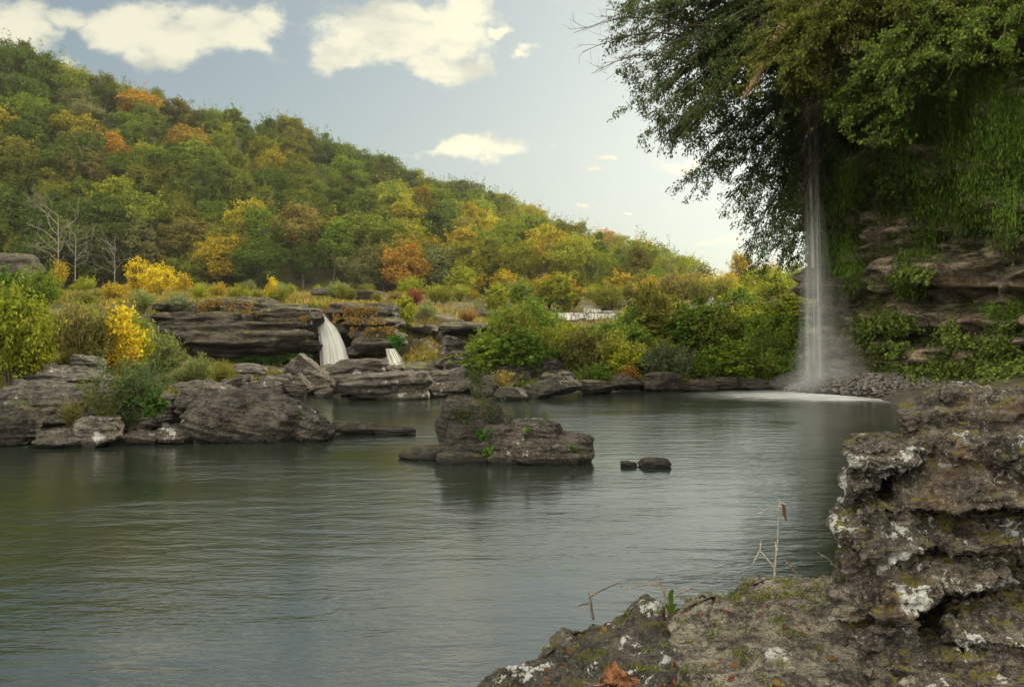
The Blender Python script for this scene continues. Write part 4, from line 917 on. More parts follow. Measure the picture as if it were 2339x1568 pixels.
w = empty('waterfall', at(915, 852, 58)); tag(w, 'small white fall emerging under the right ledge behind a rock', 'waterfall')
for s in range(1): sheet([at(879, 794, 59), at(883, 815, 58.4), at(896, 852, 58-s*.2)], [at(902, 794, 59), at(916, 815, 58.4), at(936, 852, 58-s*.2)], fall_mat('small_fall_water', 14, 1.0, (.8, .8, .76)), 'water_sheet', w, .3, 20, 4+s)
w = empty('waterfall', at(1340, 729, 103)); tag(w, 'distant low cascade spilling over stepped rock behind the bushes', 'waterfall')
M_CASC = fall_mat('cascade_water', 7, 1.25, (.62, .61, .56)); cr_ = np.random.default_rng(14)
for i, (x0, y0, x1, y1, Y) in enumerate([(1258, 713, 1290, 727, 103.3), (1286, 712, 1322, 730, 103.1), (1318, 713, 1338, 726, 103.4), (1332, 702, 1352, 718, 105.8), (1350, 703, 1374, 715, 105.6), (1340, 714, 1372, 729, 103.0), (1368, 715, 1396, 725, 103.3), (1392, 714, 1428, 728, 103.1), (1374, 708, 1426, 715, 105.5)]):
    sheet([at(x0, y0, Y+.4), at(x0-1, (y0+y1)/2, Y), at(x0-3, y1+cr_.uniform(-2, 2), Y-.3)], [at(x1, y0+cr_.uniform(0, 1.5), Y+.4), at(x1+1, (y0+y1)/2, Y), at(x1+2, y1+cr_.uniform(-3, 1), Y-.3)], M_CASC, 'water_sheet', w, .25, 16, 7+i)
w = empty('waterfall', at(1862, 892, 38.5)); tag(w, 'tall thin veil of water dropping from the overhang into the pool', 'waterfall')
def strand(xt, xb, wt, wb, Y, mat, seed, yt=195, yb=892, nm='water_strand'):
    n = 6; l = [at(xt-wt/2+(xb-wb/2-xt+wt/2)*q**.8, yt+(yb-yt)*q, Y) for q in np.linspace(0, 1, n)]; r_ = [at(xt+wt/2+(xb+wb/2-xt-wt/2)*q**.8, yt+(yb-yt)*q, Y) for q in np.linspace(0, 1, n)]
    sheet(l, r_, mat, nm, w, .15, 12, seed)
M_MIST = fall_mat('mist', 3, .13, (.9, .92, .9))
for k_, (xt, xb, wt, wb, Y_, mt, y0_, y1_) in enumerate([(1838, 1848, 4, 26, 38.9, M_THIN, 195, 892), (1856, 1870, 6, 30, 38.5, M_THIN, 195, 892), (1846, 1858, 2.5, 8, 38.3, M_THIN, 195, 850), (1864, 1872, 3, 14, 38.2, M_THIN, 195, 892),
    (1842, 1856, 1.6, 5, 38.1, M_FALL, 200, 620), (1859, 1866, 2.0, 4, 38.0, M_THIN, 195, 700), (1850, 1860, 24, 80, 38.8, M_SPRAY, 195, 892), (1854, 1864, 14, 60, 37.9, M_SPRAY, 240, 892), (1860, 1866, 40, 110, 38.3, M_MIST, 450, 894), (1866, 1872, 70, 170, 37.6, M_MIST, 740, 897), (1880, 1886, 90, 230, 37.2, M_MIST, 820, 900)]):
    strand(xt, xb, wt, wb, Y_, mt, k_+1, y0_, y1_)

def foam(name, label, cx, cy, rx, ry, seed, z=.006, alpha=.9):
    m, t = new_mat(name+'_foam'); uv = t.n('ShaderNodeAttribute', attribute_name='tint').outputs['Color']; su = t.n('ShaderNodeSeparateColor'); t.set(su.inputs[0], uv)
    P = t.vm('MULTIPLY', t.n('ShaderNodeNewGeometry').outputs['Position'], (.7, 2.6, 1)); n = t.noise(P, 1.3, 4, .6)
    a = t.m('MULTIPLY', t.m('MULTIPLY', t.ramp(su.outputs[0], 1.0, .35), t.ramp(t.m('ADD', t.m('SUBTRACT', 1.0, su.outputs[0]), t.m('MULTIPLY', t.m('SUBTRACT', n, .5), 1.2)), .1, 1.0)), alpha, clamp=True)
    d = t.n('ShaderNodeBsdfDiffuse', ins={'Color': (.75, .78, .76, 1)}); tp = t.n('ShaderNodeBsdfTransparent'); m2 = t.n('ShaderNodeMixShader'); t.set(m2.inputs[0], a); t.l.new(tp.outputs[0], m2.inputs[1]); t.l.new(d.outputs[0], m2.inputs[2]); t.l.new(m2.outputs[0], t.n('ShaderNodeOutputMaterial').inputs[0])
    rr = np.linspace(0, 1, 14); th = np.linspace(0, 2*np.pi, 48, endpoint=False); Rg, Tg = np.meshgrid(rr, th, indexing='ij')
    V = np.stack([cx+Rg*rx*np.cos(Tg), cy+Rg*ry*np.sin(Tg), np.full(Rg.shape, z)+.05*(1-Rg)**2], -1).reshape(-1, 3)
    C = np.stack([Rg, Rg, Rg, np.ones_like(Rg)], -1).reshape(-1, 4)
    tag(link(name, mesh_np(name, V, grid_faces(14, 48, True), m, True, C)), label, 'foam', kind='stuff')
fp0 = fp = hit(1866, 893); foam('splash_foam', 'white foam spreading on the pool around the foot of the thin waterfall', fp.x-.3, 36.4, 9.0, 5.2, 1, .006, .75)
fp = hit(1960, 920, 8); foam('shore_foam', 'thin white foam line along the gravel spit', fp.x, 34.2, 2.6, .9, 2, .012, .8)
foam('stream_foam', 'pale moving water of the stream behind the island', at(1030, 885, 44).x, 43, 5, 1.6, 3, .01, .55)

V0, F0 = cs(10); V0 = V0/np.linalg.norm(V0, axis=1)[:, None]
mm_, t = new_mat('mist_air'); pv = t.n('ShaderNodeVolumePrincipled', ins={'Color': (.95, .97, .97, 1), 'Density': .09, 'Anisotropy': .1}); t.l.new(pv.outputs[0], t.n('ShaderNodeOutputMaterial').inputs[1])
for (rx_, ry_, rz_) in [(3.0, 1.5, .7), (1.7, 1.1, 1.6), (1.0, .8, 3.2)]:
    tag(link('mist', mesh_np('mist', V0*np.array([rx_, ry_, rz_]), F0, mm_), None, (fp0.x+.1, 37.6, rz_*.75)), 'soft spray rising where the thin waterfall meets the pool', 'mist', kind='stuff')

# gravel spit -----------------------------------------------------------------
gr = np.random.default_rng(9); sp = Geo()
nu, nv = 120, 60; U, W_ = np.meshgrid(np.linspace(-1, 1, nu), np.linspace(-1, 1, nv), indexing='ij'); q = np.stack([U.ravel(), W_.ravel()], 1)
gx = 17.9+q[:, 0]*4.2+q[:, 1]*-1.2; gy = 35.0-q[:, 0]*3.5+q[:, 1]*3.2; rr = np.clip(1-(np.abs(q)**2.4).sum(1), 0, 1)
gz = -.3+1.35*rr**.6+.12*fbm(np.stack([gx, gy, 0*gx], 1)*1.2, 3)
tag(link('gravel_spit', mesh_np('gravel_spit', np.stack([gx, gy, gz], 1), grid_faces(nu, nv), M_DARK)), 'dark gravel spit running from the cliff foot to the thin waterfall', kind='structure')
n = 9000; k = gr.integers(0, len(gx), n); V0, F0 = cs(2); V0 = V0/np.linalg.norm(V0, axis=1)[:, None]
szs = gr.uniform(.04, .13, n)**1.0; c = np.stack([gx[k], gy[k], gz[k]], 1)+gr.normal(size=(n, 3))*np.array([.05, .05, .01]); keep = c[:, 2] > -.05; c = c[keep]; szs = szs[keep]; n = len(c)
V = c[:, None]+V0[None]*(gr.uniform(.5, 1.3, (n, 1, 3))*szs[:, None, None]*np.array([1, 1, .55])); Fc = (F0[None]+(np.arange(n)*len(V0))[:, None, None]).reshape(-1, 4)
M_PEB = rock_mat('pebble', (.04, .036, .032), (.2, .185, .165), 2.5, pale=(.5, .48, .44), bump=.2)
tag(link('gravel', mesh_np('gravel', V.reshape(-1, 3), Fc, M_PEB)), 'wet dark pebbles and driftwood bits covering the spit', 'gravel', kind='stuff')

# ------------------------------------------------------------------ foreground rocks
FB = [ # lichen outcrop: stacked beds; x0,y0,x1,y1,Y,th,rot
 (2100, 884, 2260, 945, 5.2, .7, (0, -8, 0)), (2050, 936, 2330, 1010, 4.9, .9, (0, -7, 0)), (2200, 905, 2480, 1010, 5.0, 1.2, (0, -6, 0)),
 (1938, 1016, 2120, 1105, 4.7, .8, (0, -5, 0)), (2060, 965, 2480, 1080, 4.85, 1.2, (0, 4, 0)), (2160, 1000, 2240, 1052, 4.5, .6), (2215, 1010, 2480, 1110, 4.55, .9, (0, -7, 0)),
 (1925, 1095, 2010, 1160, 4.75, .8), (1992, 1062, 2480, 1190, 4.55, 1.4, (0, 3, 0)),
 (1962, 1160, 2100, 1240, 4.65, .9), (1900, 1212, 2160, 1300, 4.5, 1.0, (0, 3, 0)), (2100, 1175, 2480, 1225, 5.45, 1.0), (2080, 1215, 2480, 1300, 4.5, 1.2, (0, -3, 0)),
 (1915, 1285, 2300, 1350, 4.6, 1.2, (0, 2, 0)), (2050, 1290, 2480, 1420, 5.2, 1.2), (1900, 1335, 2030, 1430, 4.55, .9), (2000, 1340, 2160, 1425, 4.42, .8),
 (1918, 1420, 2100, 1515, 4.5, 1.0, (0, 3, 0)), (2060, 1400, 2480, 1530, 5.25, 1.1), (2160, 1440, 2500, 1510, 4.3, .9, (0, -6, 0)), (1960, 1500, 2500, 1640, 4.35, 1.2, (0, -4, 0)), (1990, 1560, 2500, 1900, 4.2, 1.4),
 (1970, 1000, 2600, 1800, 5.6, 2.0)]
composite('rock_outcrop', 'tall stack of weathered lichen spotted rock beds filling the right foreground', 'rock outcrop', FB, .0115, M_FORE, .05, 3.0, .042, 8, 71, fine=.8, e=.12, bn=16, cuts=7, face=True)
SLABS = []
def slab(label, mat, p0, p1, sil, zc, near, rise, side, seed, amp=.05, nu=420, nv=330, crack=.04):
    """sloping rock surface: far edge drops into the water, near part climbs towards the viewer; sil = (column,row) of its far edge"""
    sil = np.array(sil, float)/K; zc = np.array(zc, float); U = np.linspace(p0, p1, nu)/K; V_ = np.concatenate([np.linspace(-1, 0, 60), np.linspace(0, 1, nv-59)[1:]])
    py = np.interp(U, sil[:, 0], sil[:, 1]); z0 = np.interp(U, zc[:, 0]/K, zc[:, 1]); Yc = (CAMZ-z0)/(py-HOR)*F
    P = np.zeros((nu, nv, 3))
    for k, v in enumerate(V_):
        if v < 0: Y = Yc+.55*(-v); z = z0+.02-1.3*(-v)**1.5
        else: Y = Yc+(near-Yc)*v; z = z0+rise*np.sin(v*1.6)
        P[:, k] = np.stack([(U-CX)/F*Yc*(.35+.65*Y/Yc)+0*U, Y, z], 1)
    # steep sides
    e = np.minimum(np.arange(nu)/(nu*side), 1); P[:, :, 2] -= (1.1*(1-np.sqrt(1-(1-e)**2)))[:, None]
    P = P.reshape(-1, 3); Fc = grid_faces(nu, nv); N = normals_of(P, Fc); N *= np.sign(N[:, 2].mean())
    W_ = P+seed*3.3; rib = 1.6*ridged(W_*np.array([.9, 3.4, 3.0])+.5*fbm(W_*1.3, 2)[:, None], 3)
    P = P+N*(amp*(1.5*fbm(W_*1.5, 4)+1.0*rib-.9*np.maximum(0, ridged(W_*4.2, 2)-.3)+.55*fbm(W_*11, 3)+.5*np.tanh(3*perlin(W_*np.array([2.2, 3.4, 7])))))[:, None]
    cr = np.abs(perlin(W_*np.array([1.6, .9, 1.0])+4)); P[:, 2] -= crack*np.clip(1-cr/.045, 0, 1)
    b = np.array([P[:, 0].mean(), P[:, 1].mean(), 0]); SLABS.append((P.copy(), Fc)); o = link('rock_slab', mesh_np('rock_slab', P-b, Fc[:, ::-1], mat), None, b); return tag(o, label, 'rock slab')
slab('pale rock slab with rounded ribs and mossy top edge below the outcrop', M_SLAB, 1515, 2150, [(1500, 1440), (1530, 1428), (1560, 1398), (1640, 1370), (1700, 1345), (1780, 1328), (1920, 1318), (2150, 1310)], [(1515, .55), (1700, .68), (1900, .78), (2150, .8)], 3.3, .28, .05, 1)
slab('dark mossy sloping rock slab dipping into the water at the bottom', rock_mat('mossy_slab_rock', (.03, .027, .022), (.11, .1, .08), 3.2, moss=.12, lichen=.45, strata=1.6, mosscol=(.045, .05, .012), pale=(.34, .31, .25), bump=.9), 1000, 1640, [(1000, 1660), (1130, 1568), (1230, 1510), (1300, 1465), (1400, 1418), (1480, 1400), (1560, 1404), (1640, 1400)], [(1000, .0), (1130, .08), (1300, .25), (1480, .45), (1640, .45)], 3.3, .22, .12, 2, .07, crack=.0)
# rock shelf the camera stands on, out of view below the frame
V, Fc = block(30, (9, 5.2, 2.2), np.random.default_rng(2), .2, 3, (.9, .99)); V = weather(V+np.array([2.5, .6, .3]), Fc, .1, 1, .06, 4, .4, 3)
tag(link('rock_shelf', mesh_np('rock_shelf', V, Fc, M_SLAB)), 'rock shelf under the viewpoint below the picture', kind='structure')

def litter(name, label, n, L, W, col, seed, cat, up=0.0, box=(1130, 1340, 1930, 1568), lift=.008, cl=0):
    r = np.random.default_rng(seed); Ps = []; Ns = []
    bv = [BVHTree.FromPolygons([tuple(v) for v in P_[::1]], [tuple(int(k) for k in f) for f in F_[:, ::1]]) for P_, F_ in SLABS] if not BV_ else BV_
    BV_[:] = bv; n0 = 0
    for _ in range(n):
        x, y = r.uniform(box[0], box[2]), r.uniform(box[1], box[3]); d = (at(x, y, 5)-CAM).normalized(); best = None
        for b_ in bv:
            h = b_.ray_cast(CAM, d, 12)
            if h[0] and (best is None or h[3] < best[1]): best = (h[0], h[3], h[1])
        if best is None or best[0].z < .12: continue
        for _k in range(max(1, cl)):
            nn = np.array(best[2]); nn = nn*np.sign(nn[2]); Ps.append(np.array(best[0])+nn*lift+(r.normal(size=3)*np.array([.03, .03, .004]) if cl else 0)); Ns.append(nn)
    P_ = np.array(Ps); N_ = np.array(Ns); V, Fc = leaf_quads(P_, N_, L, W, r, .35 if not up else 1.2, np.tile((0, 0, up), (len(P_), 1)) if up else None, .6)
    tag(link(name, mesh_np(name, V, Fc, leaf_mat(name+'_mat', col, .25, var=.35, hue=.08), False)), label, cat, kind='stuff')
BV_ = []
litter('leaf_litter', 'small brown fallen leaves lying in the hollows of the foreground slabs', 46, .055, .035, (.15, .075, .03), 1, 'leaf litter')
litter('moss_tufts', 'short moss and grass tufts growing in the cracks of the foreground slabs', 60, .035, .008, (.12, .14, .03), 2, 'moss', 1.0, cl=26, lift=.012)
litter('moss_tufts', 'mossy fringe along the top edge of the foreground slabs', 70, .03, .008, (.13, .14, .03), 3, 'moss', 1.0, (1540, 1322, 1900, 1375), cl=26, lift=.01)

# foreground twigs and leaves --------------------------------------------------
def twig(name, label, lines, Y, r=.006, fat=1.6, mat=M_TWIG, extra=None, leaves=None):
    r *= fat; b = at(lines[0][0][0], lines[0][0][1], Y); e = empty(name, b); g = Geo(); r_ = np.random.default_rng(int(lines[0][0][0]))
    for k, ln in enumerate(lines):
        p = [np.array(at(x, y, Y+(.0 if k == 0 else .04*i*(-1)**k)))-np.array(b) for i, (x, y) in enumerate(ln)]
        pp = []
        for i in range(len(p)-1):
            for q in (0, .33, .66): pp.append(p[i]*(1-q)+p[i+1]*q+r_.normal(size=3)*.002)
        pp.append(p[-1]); g.tube(pp, np.linspace(r*(1 if k == 0 else .6), r*.35, len(pp)), 6)
        for q in pp[2::3]: g.tube([q-[0, 0, .004], q+[0, 0, .004]], [r*1.1, r*.3], 5)
    link('stem', g.mesh('stem', mat), e); tag(e, label, 'twig'); return e
twig('twig', 'dark forked twig standing up out of the water', [[(1354, 1412), (1350, 1375), (1343, 1350)], [(1346, 1362), (1365, 1350), (1414, 1329)], [(1350, 1375), (1330, 1378), (1312, 1384)]], 8.2, .010, mat=M_BARK)
twig('twig', 'thin forked twig rising from the rock edge beside a green leaved sprig', [[(1523, 1405), (1522, 1370), (1508, 1335), (1503, 1318)], [(1506, 1332), (1470, 1333), (1420, 1343)], [(1524, 1385), (1545, 1355), (1587, 1336)]], 7.0, .009)
twig('bare_sapling', 'tall bare sapling with a hanging dead leaf before the glinting water', [[(1768, 1325), (1770, 1290), (1776, 1230), (1778, 1180), (1781, 1140)], [(1778, 1165), (1755, 1160), (1727, 1172)], [(1768, 1295), (1745, 1265), (1735, 1255), (1738, 1233)], [(1735, 1255), (1720, 1285)], [(1773, 1260), (1770, 1235)], [(1780, 1146), (1795, 1150)]], 7.3, .008, mat=simple_mat('sapling_bark', (.2, .18, .14), (.36, .33, .27), 50))
twig('twig', 'slanting pale twig right of the bare sapling', [[(1832, 1325), (1815, 1305), (1788, 1272)], [(1820, 1310), (1800, 1278)]], 7.2, .009)
twig('twig', 'pale twig sticking out from the side of the outcrop', [[(1912, 1330), (1913, 1300), (1895, 1278), (1866, 1259)]], 5.6, .007)
def blade(pts, w, name, mat, parent, curl=.3):
    pts = [np.array(p) for p in pts]; n = len(pts); V = []
    for i, p in enumerate(pts):
        ww = w*math.sin(math.pi*(i+.35)/(n-.3)); V += [p+np.array([-ww, 0, ww*curl]), p, p+np.array([ww, .0, ww*curl])]
    return link(name, mesh_np(name, np.array(V), grid_faces(n, 3), mat), parent)
M_DEAD = leaf_mat('dead_leaf', (.12, .07, .045), .3, var=.1); M_GREEN = leaf_mat('fresh_leaf', (.09, .16, .03), .4, var=.1)
e = empty('dead_leaf', at(1788, 1150, 7.25)); b0 = np.array(e.location); blade([np.array(at(x, y, 7.25))-b0 for x, y in [(1787, 1148), (1790, 1160), (1791, 1175), (1796, 1188)]], .018, 'leaf_blade', M_DEAD, e); tag(e, 'narrow dead leaf hanging from the top of the bare sapling', 'leaf')
e = empty('leafy_sprig', at(1530, 1400, 6.8)); b0 = np.array(e.location)
for x0, y0, x1, y1 in [(1533, 1390, 1531, 1355), (1532, 1400, 1545, 1378), (1535, 1405, 1560, 1388), (1530, 1402, 1520, 1380), (1528, 1375, 1536, 1345)]:
    a = np.array(at(x0, y0, 6.8))-b0; c = np.array(at(x1, y1, 6.75))-b0; blade([a*(1-q)+c*q+np.array([0, 0, .02*math.sin(q*3)]) for q in np.linspace(0, 1, 6)], .022, 'leaf', M_GREEN, e)
tag(e, 'small sprig of fresh green leaves at the edge of the rock', 'sprig')
# large curled dead leaf at the bottom
e = empty('fallen_leaf', at(1405, 1570, 4.85)); r = np.random.default_rng(4)
nu = 34; U, W_ = np.meshgrid(np.linspace(0, 1, nu), np.linspace(-1, 1, nu), indexing='ij')
wd_ = np.sin(np.pi*U**.8)**.75*(.085+.022*np.sin(U*21)+.012*np.sin(U*47)); X = (U-.5)*.34+W_**2*.03; Zz = W_*wd_
U = U; X = X*.72; Zz = Zz*.7; Yy = -.03+.05*np.abs(W_)**1.5*np.sin(U*5)+.012*np.sin(U*13+W_*4); V = np.stack([X, Yy+.06*(U-.5)**2, Zz*.8+.055*np.sin(U*4.5)*(W_ > 0)*W_+.03+.05*U], -1).reshape(-1, 3)
link('leaf_blade', mesh_np('leaf_blade', V, grid_faces(nu, nu), simple_mat('curled_leaf', (.05, .022, .012), (.2, .085, .035), 26, .6, .8)), e)
g = Geo(); g.tube([(-.04, -.01, .04), (-.12, -.03, .03), (-.2, -.02, .05)], [.004, .003, .002], 5); link('leaf_stalk', g.mesh('leaf_stalk', M_TWIG), e); tag(e, 'large curled orange brown dead leaf at the bottom edge on the mossy slab', 'leaf')

# plants on the near rocks ------------------------------------------------------
def weed(dx, dy, Y, h, w, n, col, label, name='weed', seed=0, L=.14, W=.025, cat='plant', lean=.5, stems=14):
    b = at(dx, dy, Y); e = empty(name, b); r = np.random.default_rng(seed+int(dx)); g = Geo(); Ps = []; Ts = []
    for _ in range(stems):
        a = r.uniform(0, 6.28); d = np.array([math.cos(a), math.sin(a)*.6, 0])*w*r.uniform(.1, 1)*.5; hh = h*r.uniform(.5, 1); u = np.linspace(0, 1, 7)[:, None]
        pt = u*np.array([0, 0, hh])+d*u**1.3+np.array([0, 0, -.05]); g.tube(pt, np.linspace(.008, .002, 7)*max(.5, h), 4)
        m = n; q = r.uniform(.15, 1, m); pp = np.stack([np.interp(q, u[:, 0], pt[:, k]) for k in range(3)], 1); a2 = r.uniform(0, 6.28, m); tt = np.stack([np.cos(a2), np.sin(a2), np.full(m, .75)], 1)
        Ps.append(pp+tt*L*.4); Ts.append(tt)
    P_ = np.concatenate(Ps); V, Fc = leaf_quads(P_, r.normal(size=P_.shape)+np.array([0, 0, .6]), L, W, r, .2, np.concatenate(Ts), .15)
    o = link('leaves', mesh_np('leaves', V, Fc, M_LEAF, False), e); o.color = (*col, 1); link('stems', g.mesh('stems', simple_mat('stem', (.06, .07, .03), (.12, .11, .05), 20)), e); return tag(e, label, cat)
weed(300, 985, 21.6, 2.1, 2.5, 46, (.07, .11, .04), 'tall dark narrow leaved willow plant growing between the left rocks', 'willow_plant', 1, .22, .035, stems=70)
weed(240, 975, 21.3, 1.4, 2.0, 30, (.10, .12, .03), 'yellowish willow plant left of the tall dark one', 'willow_plant', 2, .18, .03, stems=34)
weed(345, 955, 21.0, .7, .9, 12, (.05, .09, .02), 'broad leaved bright green plant against the great boulder', 'weed', 3, .26, .16, stems=12)
weed(160, 975, 21.2, .8, 1.4, 22, (.12, .12, .035), 'grassy weeds behind the pale grey block', 'weed', 4, .2, .02, stems=30)
weed(60, 970, 21.0, .7, 1.0, 20, (.09, .11, .03), 'small weed beside the dark rounded boulder at left', 'weed', 5, .18, .025, stems=16)
weed(686, 955, 21.6, .35, .3, 12, (.07, .09, .04), 'little grass tuft on the tail of the great boulder', 'weed', 6, .12, .02, stems=8)
weed(1090, 925, 19.2, 1.15, 1.2, 18, (.06, .075, .035), 'spindly weed standing on top of the island', 'weed', 7, .12, .02, stems=22)
weed(1120, 975, 18.8, .75, .9, 18, (.06, .085, .03), 'drooping weed on the right shoulder of the tall island boulder', 'weed', 8, .12, .02, stems=20)
weed(1060, 960, 18.4, .4, .9, 14, (.05, .07, .025), 'low weed clinging to the tall island boulder', 'weed', 9, .1, .03, stems=16)
weed(1155, 975, 18.5, .7, .6, 8, (.13, .12, .07), 'dry grass stems between the two island boulders', 'weed', 10, .12, .012, stems=12)
weed(1205, 965, 18.4, .75, .35, 5, (.14, .12, .07), 'single tall dry stems right of the island gap', 'weed', 11, .1, .012, stems=5)
weed(1245, 965, 18.4, .4, .3, 7, (.07, .09, .045), 'two small sprigs on the low island boulder', 'weed', 12, .1, .03, stems=4)
weed(1105, 1005, 17.6, .3, .5, 10, (.05, .11, .02), 'fresh green leaves at the joint of the island boulders', 'weed', 13, .13, .06, stems=10)
weed(1115, 1045, 17.3, .3, .4, 10, (.06, .12, .02), 'bright green leaves at the foot of the island', 'weed', 14, .1, .06, stems=8)
weed(1205, 985, 17.3, .12, .2, 8, (.07, .15, .02), 'tiny bright rosette on the low island boulder', 'weed', 15, .08, .04, stems=5)
weed(1310, 1030, 17.4, .2, .4, 10, (.05, .1, .02), 'little green plant on the right end of the low island boulder', 'weed', 16, .08, .04, stems=8)
weed(1150, 895, 37, 1.2, 2.2, 20, (.2, .16, .03), 'yellowish weeds at the foot of the right bank rocks', 'weed', 17, .2, .04, stems=24)
for i, (x, y, w_) in enumerate([(560, 838, 60), (620, 840, 60), (680, 832, 50)]):
    weed(x, y, 60, .9, 3.0, 30, (.05, .12, .015), 'green ferns in the damp shade under the left ledge', 'fern', 20+i, .3, .08, stems=40)['group'] = 'ferns under the left ledge'
weed(905, 800, 60.4, 1.2, 1.6, 30, (.05, .13, .02), 'green moss tuft right of the small fall', 'fern', 30, .3, .08, stems=30)
weed(1085, 812, 72, 1.5, 5, 40, (.035, .1, .015), 'green ferns in the dark hollow under the far ledge', 'fern', 31, .35, .09, stems=50)
# vines on the ledge top
def vines(name, label, boxes, Y, n, col, seed):
    r = np.random.default_rng(seed); Ps = []
    for (x0, y0, x1, y1) in boxes:
        P_ = np.array([tuple(at(r.uniform(x0, x1), r.uniform(y0, y1), Y+r.uniform(-.5, .9))) for _ in range(n)]); Ps.append(P_)
    P_ = np.concatenate(Ps); P_ = P_[fbm(P_*1.1+seed, 3) > .0]+r.normal(size=(1, 3))*0; V, Fc = leaf_quads(P_, np.tile((0, -1., .4), (len(P_), 1)), .16, .13, r, .5); o = link(name, mesh_np(name, V, Fc, leaf_mat(name+'_leaf', col, .35, hue=.1), False)); tag(o, label, 'vines', kind='stuff')
vines('ledge_vines', 'russet and green vines hanging over the left ledge top', [(450, 690, 600, 722), (470, 684, 560, 700), (640, 720, 700, 745)], 60.8, 1500, (.14, .09, .025), 1)
vines('ledge_herbs', 'rusty plants clinging to the ledge right of the wide waterfall', [(760, 715, 880, 740), (800, 745, 900, 770), (780, 700, 860, 715)], 61.6, 1200, (.15, .10, .03), 2)

# unused prototypes go
for k, o in enumerate(protos):
    if k not in used:
        for ch in list(o.children): bpy.data.objects.remove(ch)
        bpy.data.objects.remove(o)
for k, o in enumerate(sprotos):
    if k not in sused:
        for ch in list(o.children): bpy.data.objects.remove(ch)
        bpy.data.objects.remove(o)

# ------------------------------------------------------------------ haze in the valley air
g = Geo(); g.add([(x, y, z) for x in (-420, 420) for y in (-60, 640) for z in (-2.6, 150)], [[0, 1, 3, 2], [4, 6, 7, 5], [0, 4, 5, 1], [2, 3, 7, 6], [0, 2, 6, 4], [1, 5, 7, 3]])
hm, t = new_mat('haze_air'); pv = t.n('ShaderNodeVolumePrincipled', ins={'Color': (.9, .92, .9, 1), 'Density': .00012, 'Anisotropy': .4}); t.l.new(pv.outputs[0], t.n('ShaderNodeOutputMaterial').inputs[1])
tag(link('haze', g.mesh('haze', hm, False)), 'thin warm haze filling the valley', 'haze', kind='stuff')

# ------------------------------------------------------------------ sky and sun
W = bpy.data.worlds.new('World'); S.world = W; W.use_nodes = True; W.node_tree.nodes.clear(); t = NT(W.node_tree)
sky = t.n('ShaderNodeTexSky', sky_type='NISHITA', sun_disc=False, sun_elevation=SUN_EL, sun_rotation=SUN_AZ, altitude=200, air_density=1.0, dust_density=5.0, ozone_density=1.5)
D = t.n('ShaderNodeTexCoord').outputs['Generated']; sd = t.n('ShaderNodeSeparateXYZ'); t.set(sd.inputs[0], D)
yy = t.m('MAXIMUM', sd.outputs[1], .03); u = t.m('DIVIDE', sd.outputs[0], yy); v = t.m('DIVIDE', sd.outputs[2], yy)
uv = t.n('ShaderNodeCombineXYZ'); t.set(uv.inputs[0], u); t.set(uv.inputs[1], v); UV = uv.outputs[0]
wn = t.n('ShaderNodeTexNoise', ins={'Scale': 9.0, 'Detail': 6, 'Roughness': .6}); t.set(wn.inputs['Vector'], UV)
wv = t.vm('MULTIPLY', t.vm('SUBTRACT', wn.outputs['Color'], (.5, .5, .5)), (.13, .085, 0)); WUV = t.vm('ADD', UV, wv)
fld = None
for (x, y, rx, ry) in [(30, 60, 120, 75), (140, 30, 80, 30), (120, 140, 85, 45), (10, 110, 90, 60), (-150, 60, 200, 120), (330, 45, 150, 75), (450, 75, 190, 75), (560, 110, 90, 45), (400, 120, 110, 45), (260, 25, 80, 35), (600, 40, 60, 35),
                       (780, 110, 110, 45), (900, 70, 190, 80), (1040, 60, 110, 85), (1020, 145, 110, 42), (1090, 120, 40, 60), (930, 20, 120, 40), (1140, 68, 28, 12), (1195, 115, 32, 12),
                       (1080, 345, 120, 24), (1050, 335, 50, 20), (1150, 340, 50, 24), (1345, 378, 26, 9), (1380, 352, 30, 7), (1315, 460, 22, 6), (1640, 552, 60, 12), (1570, 365, 90, 22), (1415, 503, 14, 5), (1255, 328, 18, 5), (-700, 200, 300, 120), (2500, -300, 500, 160), (600, -350, 420, 130), (1500, -500, 350, 140)]:
    c0 = ((x/K-CX)/F, (HOR-y/K)/F, 0); s0 = (F*K/rx, F*K/ry, 0)
    ln = t.vm('LENGTH', t.vm('MULTIPLY', t.vm('SUBTRACT', WUV, c0), s0)); f_ = t.m('SUBTRACT', 1.0, ln)
    if rx < 62 : f_ = t.m('MULTIPLY', f_, .8)
    fld = f_ if fld is None else t.m('MAXIMUM', fld, f_)
nz = t.noise(t.vm('MULTIPLY', UV, (1, 1.5, 1)), 11, 10, .66)
dn = t.m('ADD', fld, t.m('MULTIPLY', t.m('SUBTRACT', nz, .5), 2.1))
mask = t.m('MULTIPLY', t.ramp(dn, -.06, .55), t.ramp(sd.outputs[1], .03, .1)); mask = t.m('MULTIPLY', mask, .9)
shade = t.ramp(t.m('ADD', t.noise(t.vm('MULTIPLY', UV, (1, 2.2, 1)), 8, 4, .5), t.m('MULTIPLY', dn, .12)), .40, .62)
ccol = t.mix(shade, (.24, .22, .185, 1), (.41, .365, .265, 1))
# sky colours compressed to soften the glare around the sun
raw = sky.outputs[0]; comp = t.vm('MULTIPLY', t.vm('DIVIDE', raw, t.vm('ADD', raw, (6.2, 6.3, 7.0))), (5.9, 6.7, 6.9))
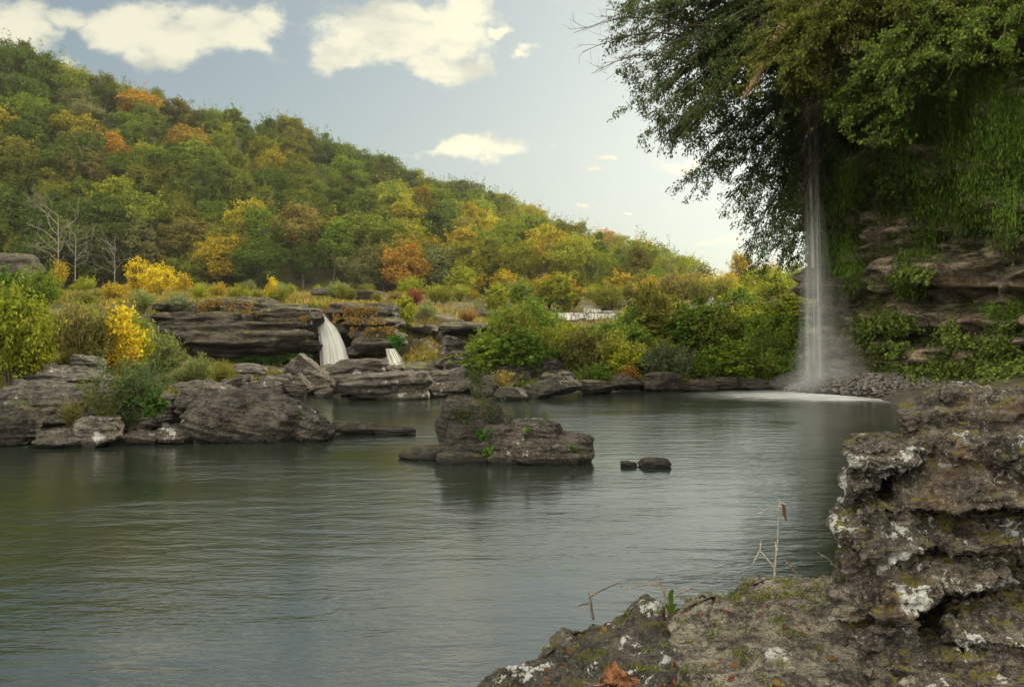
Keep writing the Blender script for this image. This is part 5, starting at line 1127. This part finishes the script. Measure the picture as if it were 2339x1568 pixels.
# bright cumulus added unseen behind and beside the viewpoint as fill light
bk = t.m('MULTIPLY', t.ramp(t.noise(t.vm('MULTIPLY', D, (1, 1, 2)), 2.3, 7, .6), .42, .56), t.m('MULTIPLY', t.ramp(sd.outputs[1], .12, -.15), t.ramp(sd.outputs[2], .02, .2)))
bs = t.n('ShaderNodeBackground', ins={'Strength': .095}); t.set(bs.inputs[0], comp)
bc = t.n('ShaderNodeBackground', ins={'Strength': 1.0}); t.set(bc.inputs[0], t.vm('ADD', ccol, t.vm('MULTIPLY', comp, (.045, .045, .035))))
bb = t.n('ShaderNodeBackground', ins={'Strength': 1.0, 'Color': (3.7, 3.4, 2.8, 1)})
ms = t.n('ShaderNodeMixShader'); t.set(ms.inputs[0], mask); t.l.new(bs.outputs[0], ms.inputs[1]); t.l.new(bc.outputs[0], ms.inputs[2])
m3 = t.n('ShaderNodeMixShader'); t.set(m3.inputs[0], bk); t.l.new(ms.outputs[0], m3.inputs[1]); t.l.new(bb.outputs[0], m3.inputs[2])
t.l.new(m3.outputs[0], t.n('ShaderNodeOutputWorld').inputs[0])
sl = bpy.data.lights.new('sun', 'SUN'); sl.energy = 4.5; sl.angle = R(.6); sl.color = (1, .86, .62)
so = bpy.data.objects.new('sun', sl); COL.objects.link(so)
dirv = Vector((math.sin(SUN_AZ)*math.cos(SUN_EL), math.cos(SUN_AZ)*math.cos(SUN_EL), math.sin(SUN_EL))); so.rotation_euler = dirv.to_track_quat('Z', 'Y').to_euler()

# ------------------------------------------------------------------ camera and render settings
cd = bpy.data.cameras.new('camera'); co = bpy.data.objects.new('camera', cd); COL.objects.link(co); S.camera = co
cd.sensor_width = 36; cd.lens = F*36/1024; cd.clip_end = 6000; cd.clip_start = .05
co.location = (0, 0, CAMZ); co.rotation_euler = (R(90), 0, 0); cd.shift_y = -(343-HOR)/1024
S.view_settings.view_transform = 'Standard'; S.view_settings.look = 'None'; S.view_settings.exposure = 0.97
S.cycles.use_denoising = True; S.cycles.max_bounces = 6; S.cycles.transparent_max_bounces = 16; S.cycles.caustics_reflective = False; S.cycles.caustics_refractive = False
S.cycles.sample_clamp_indirect = 6
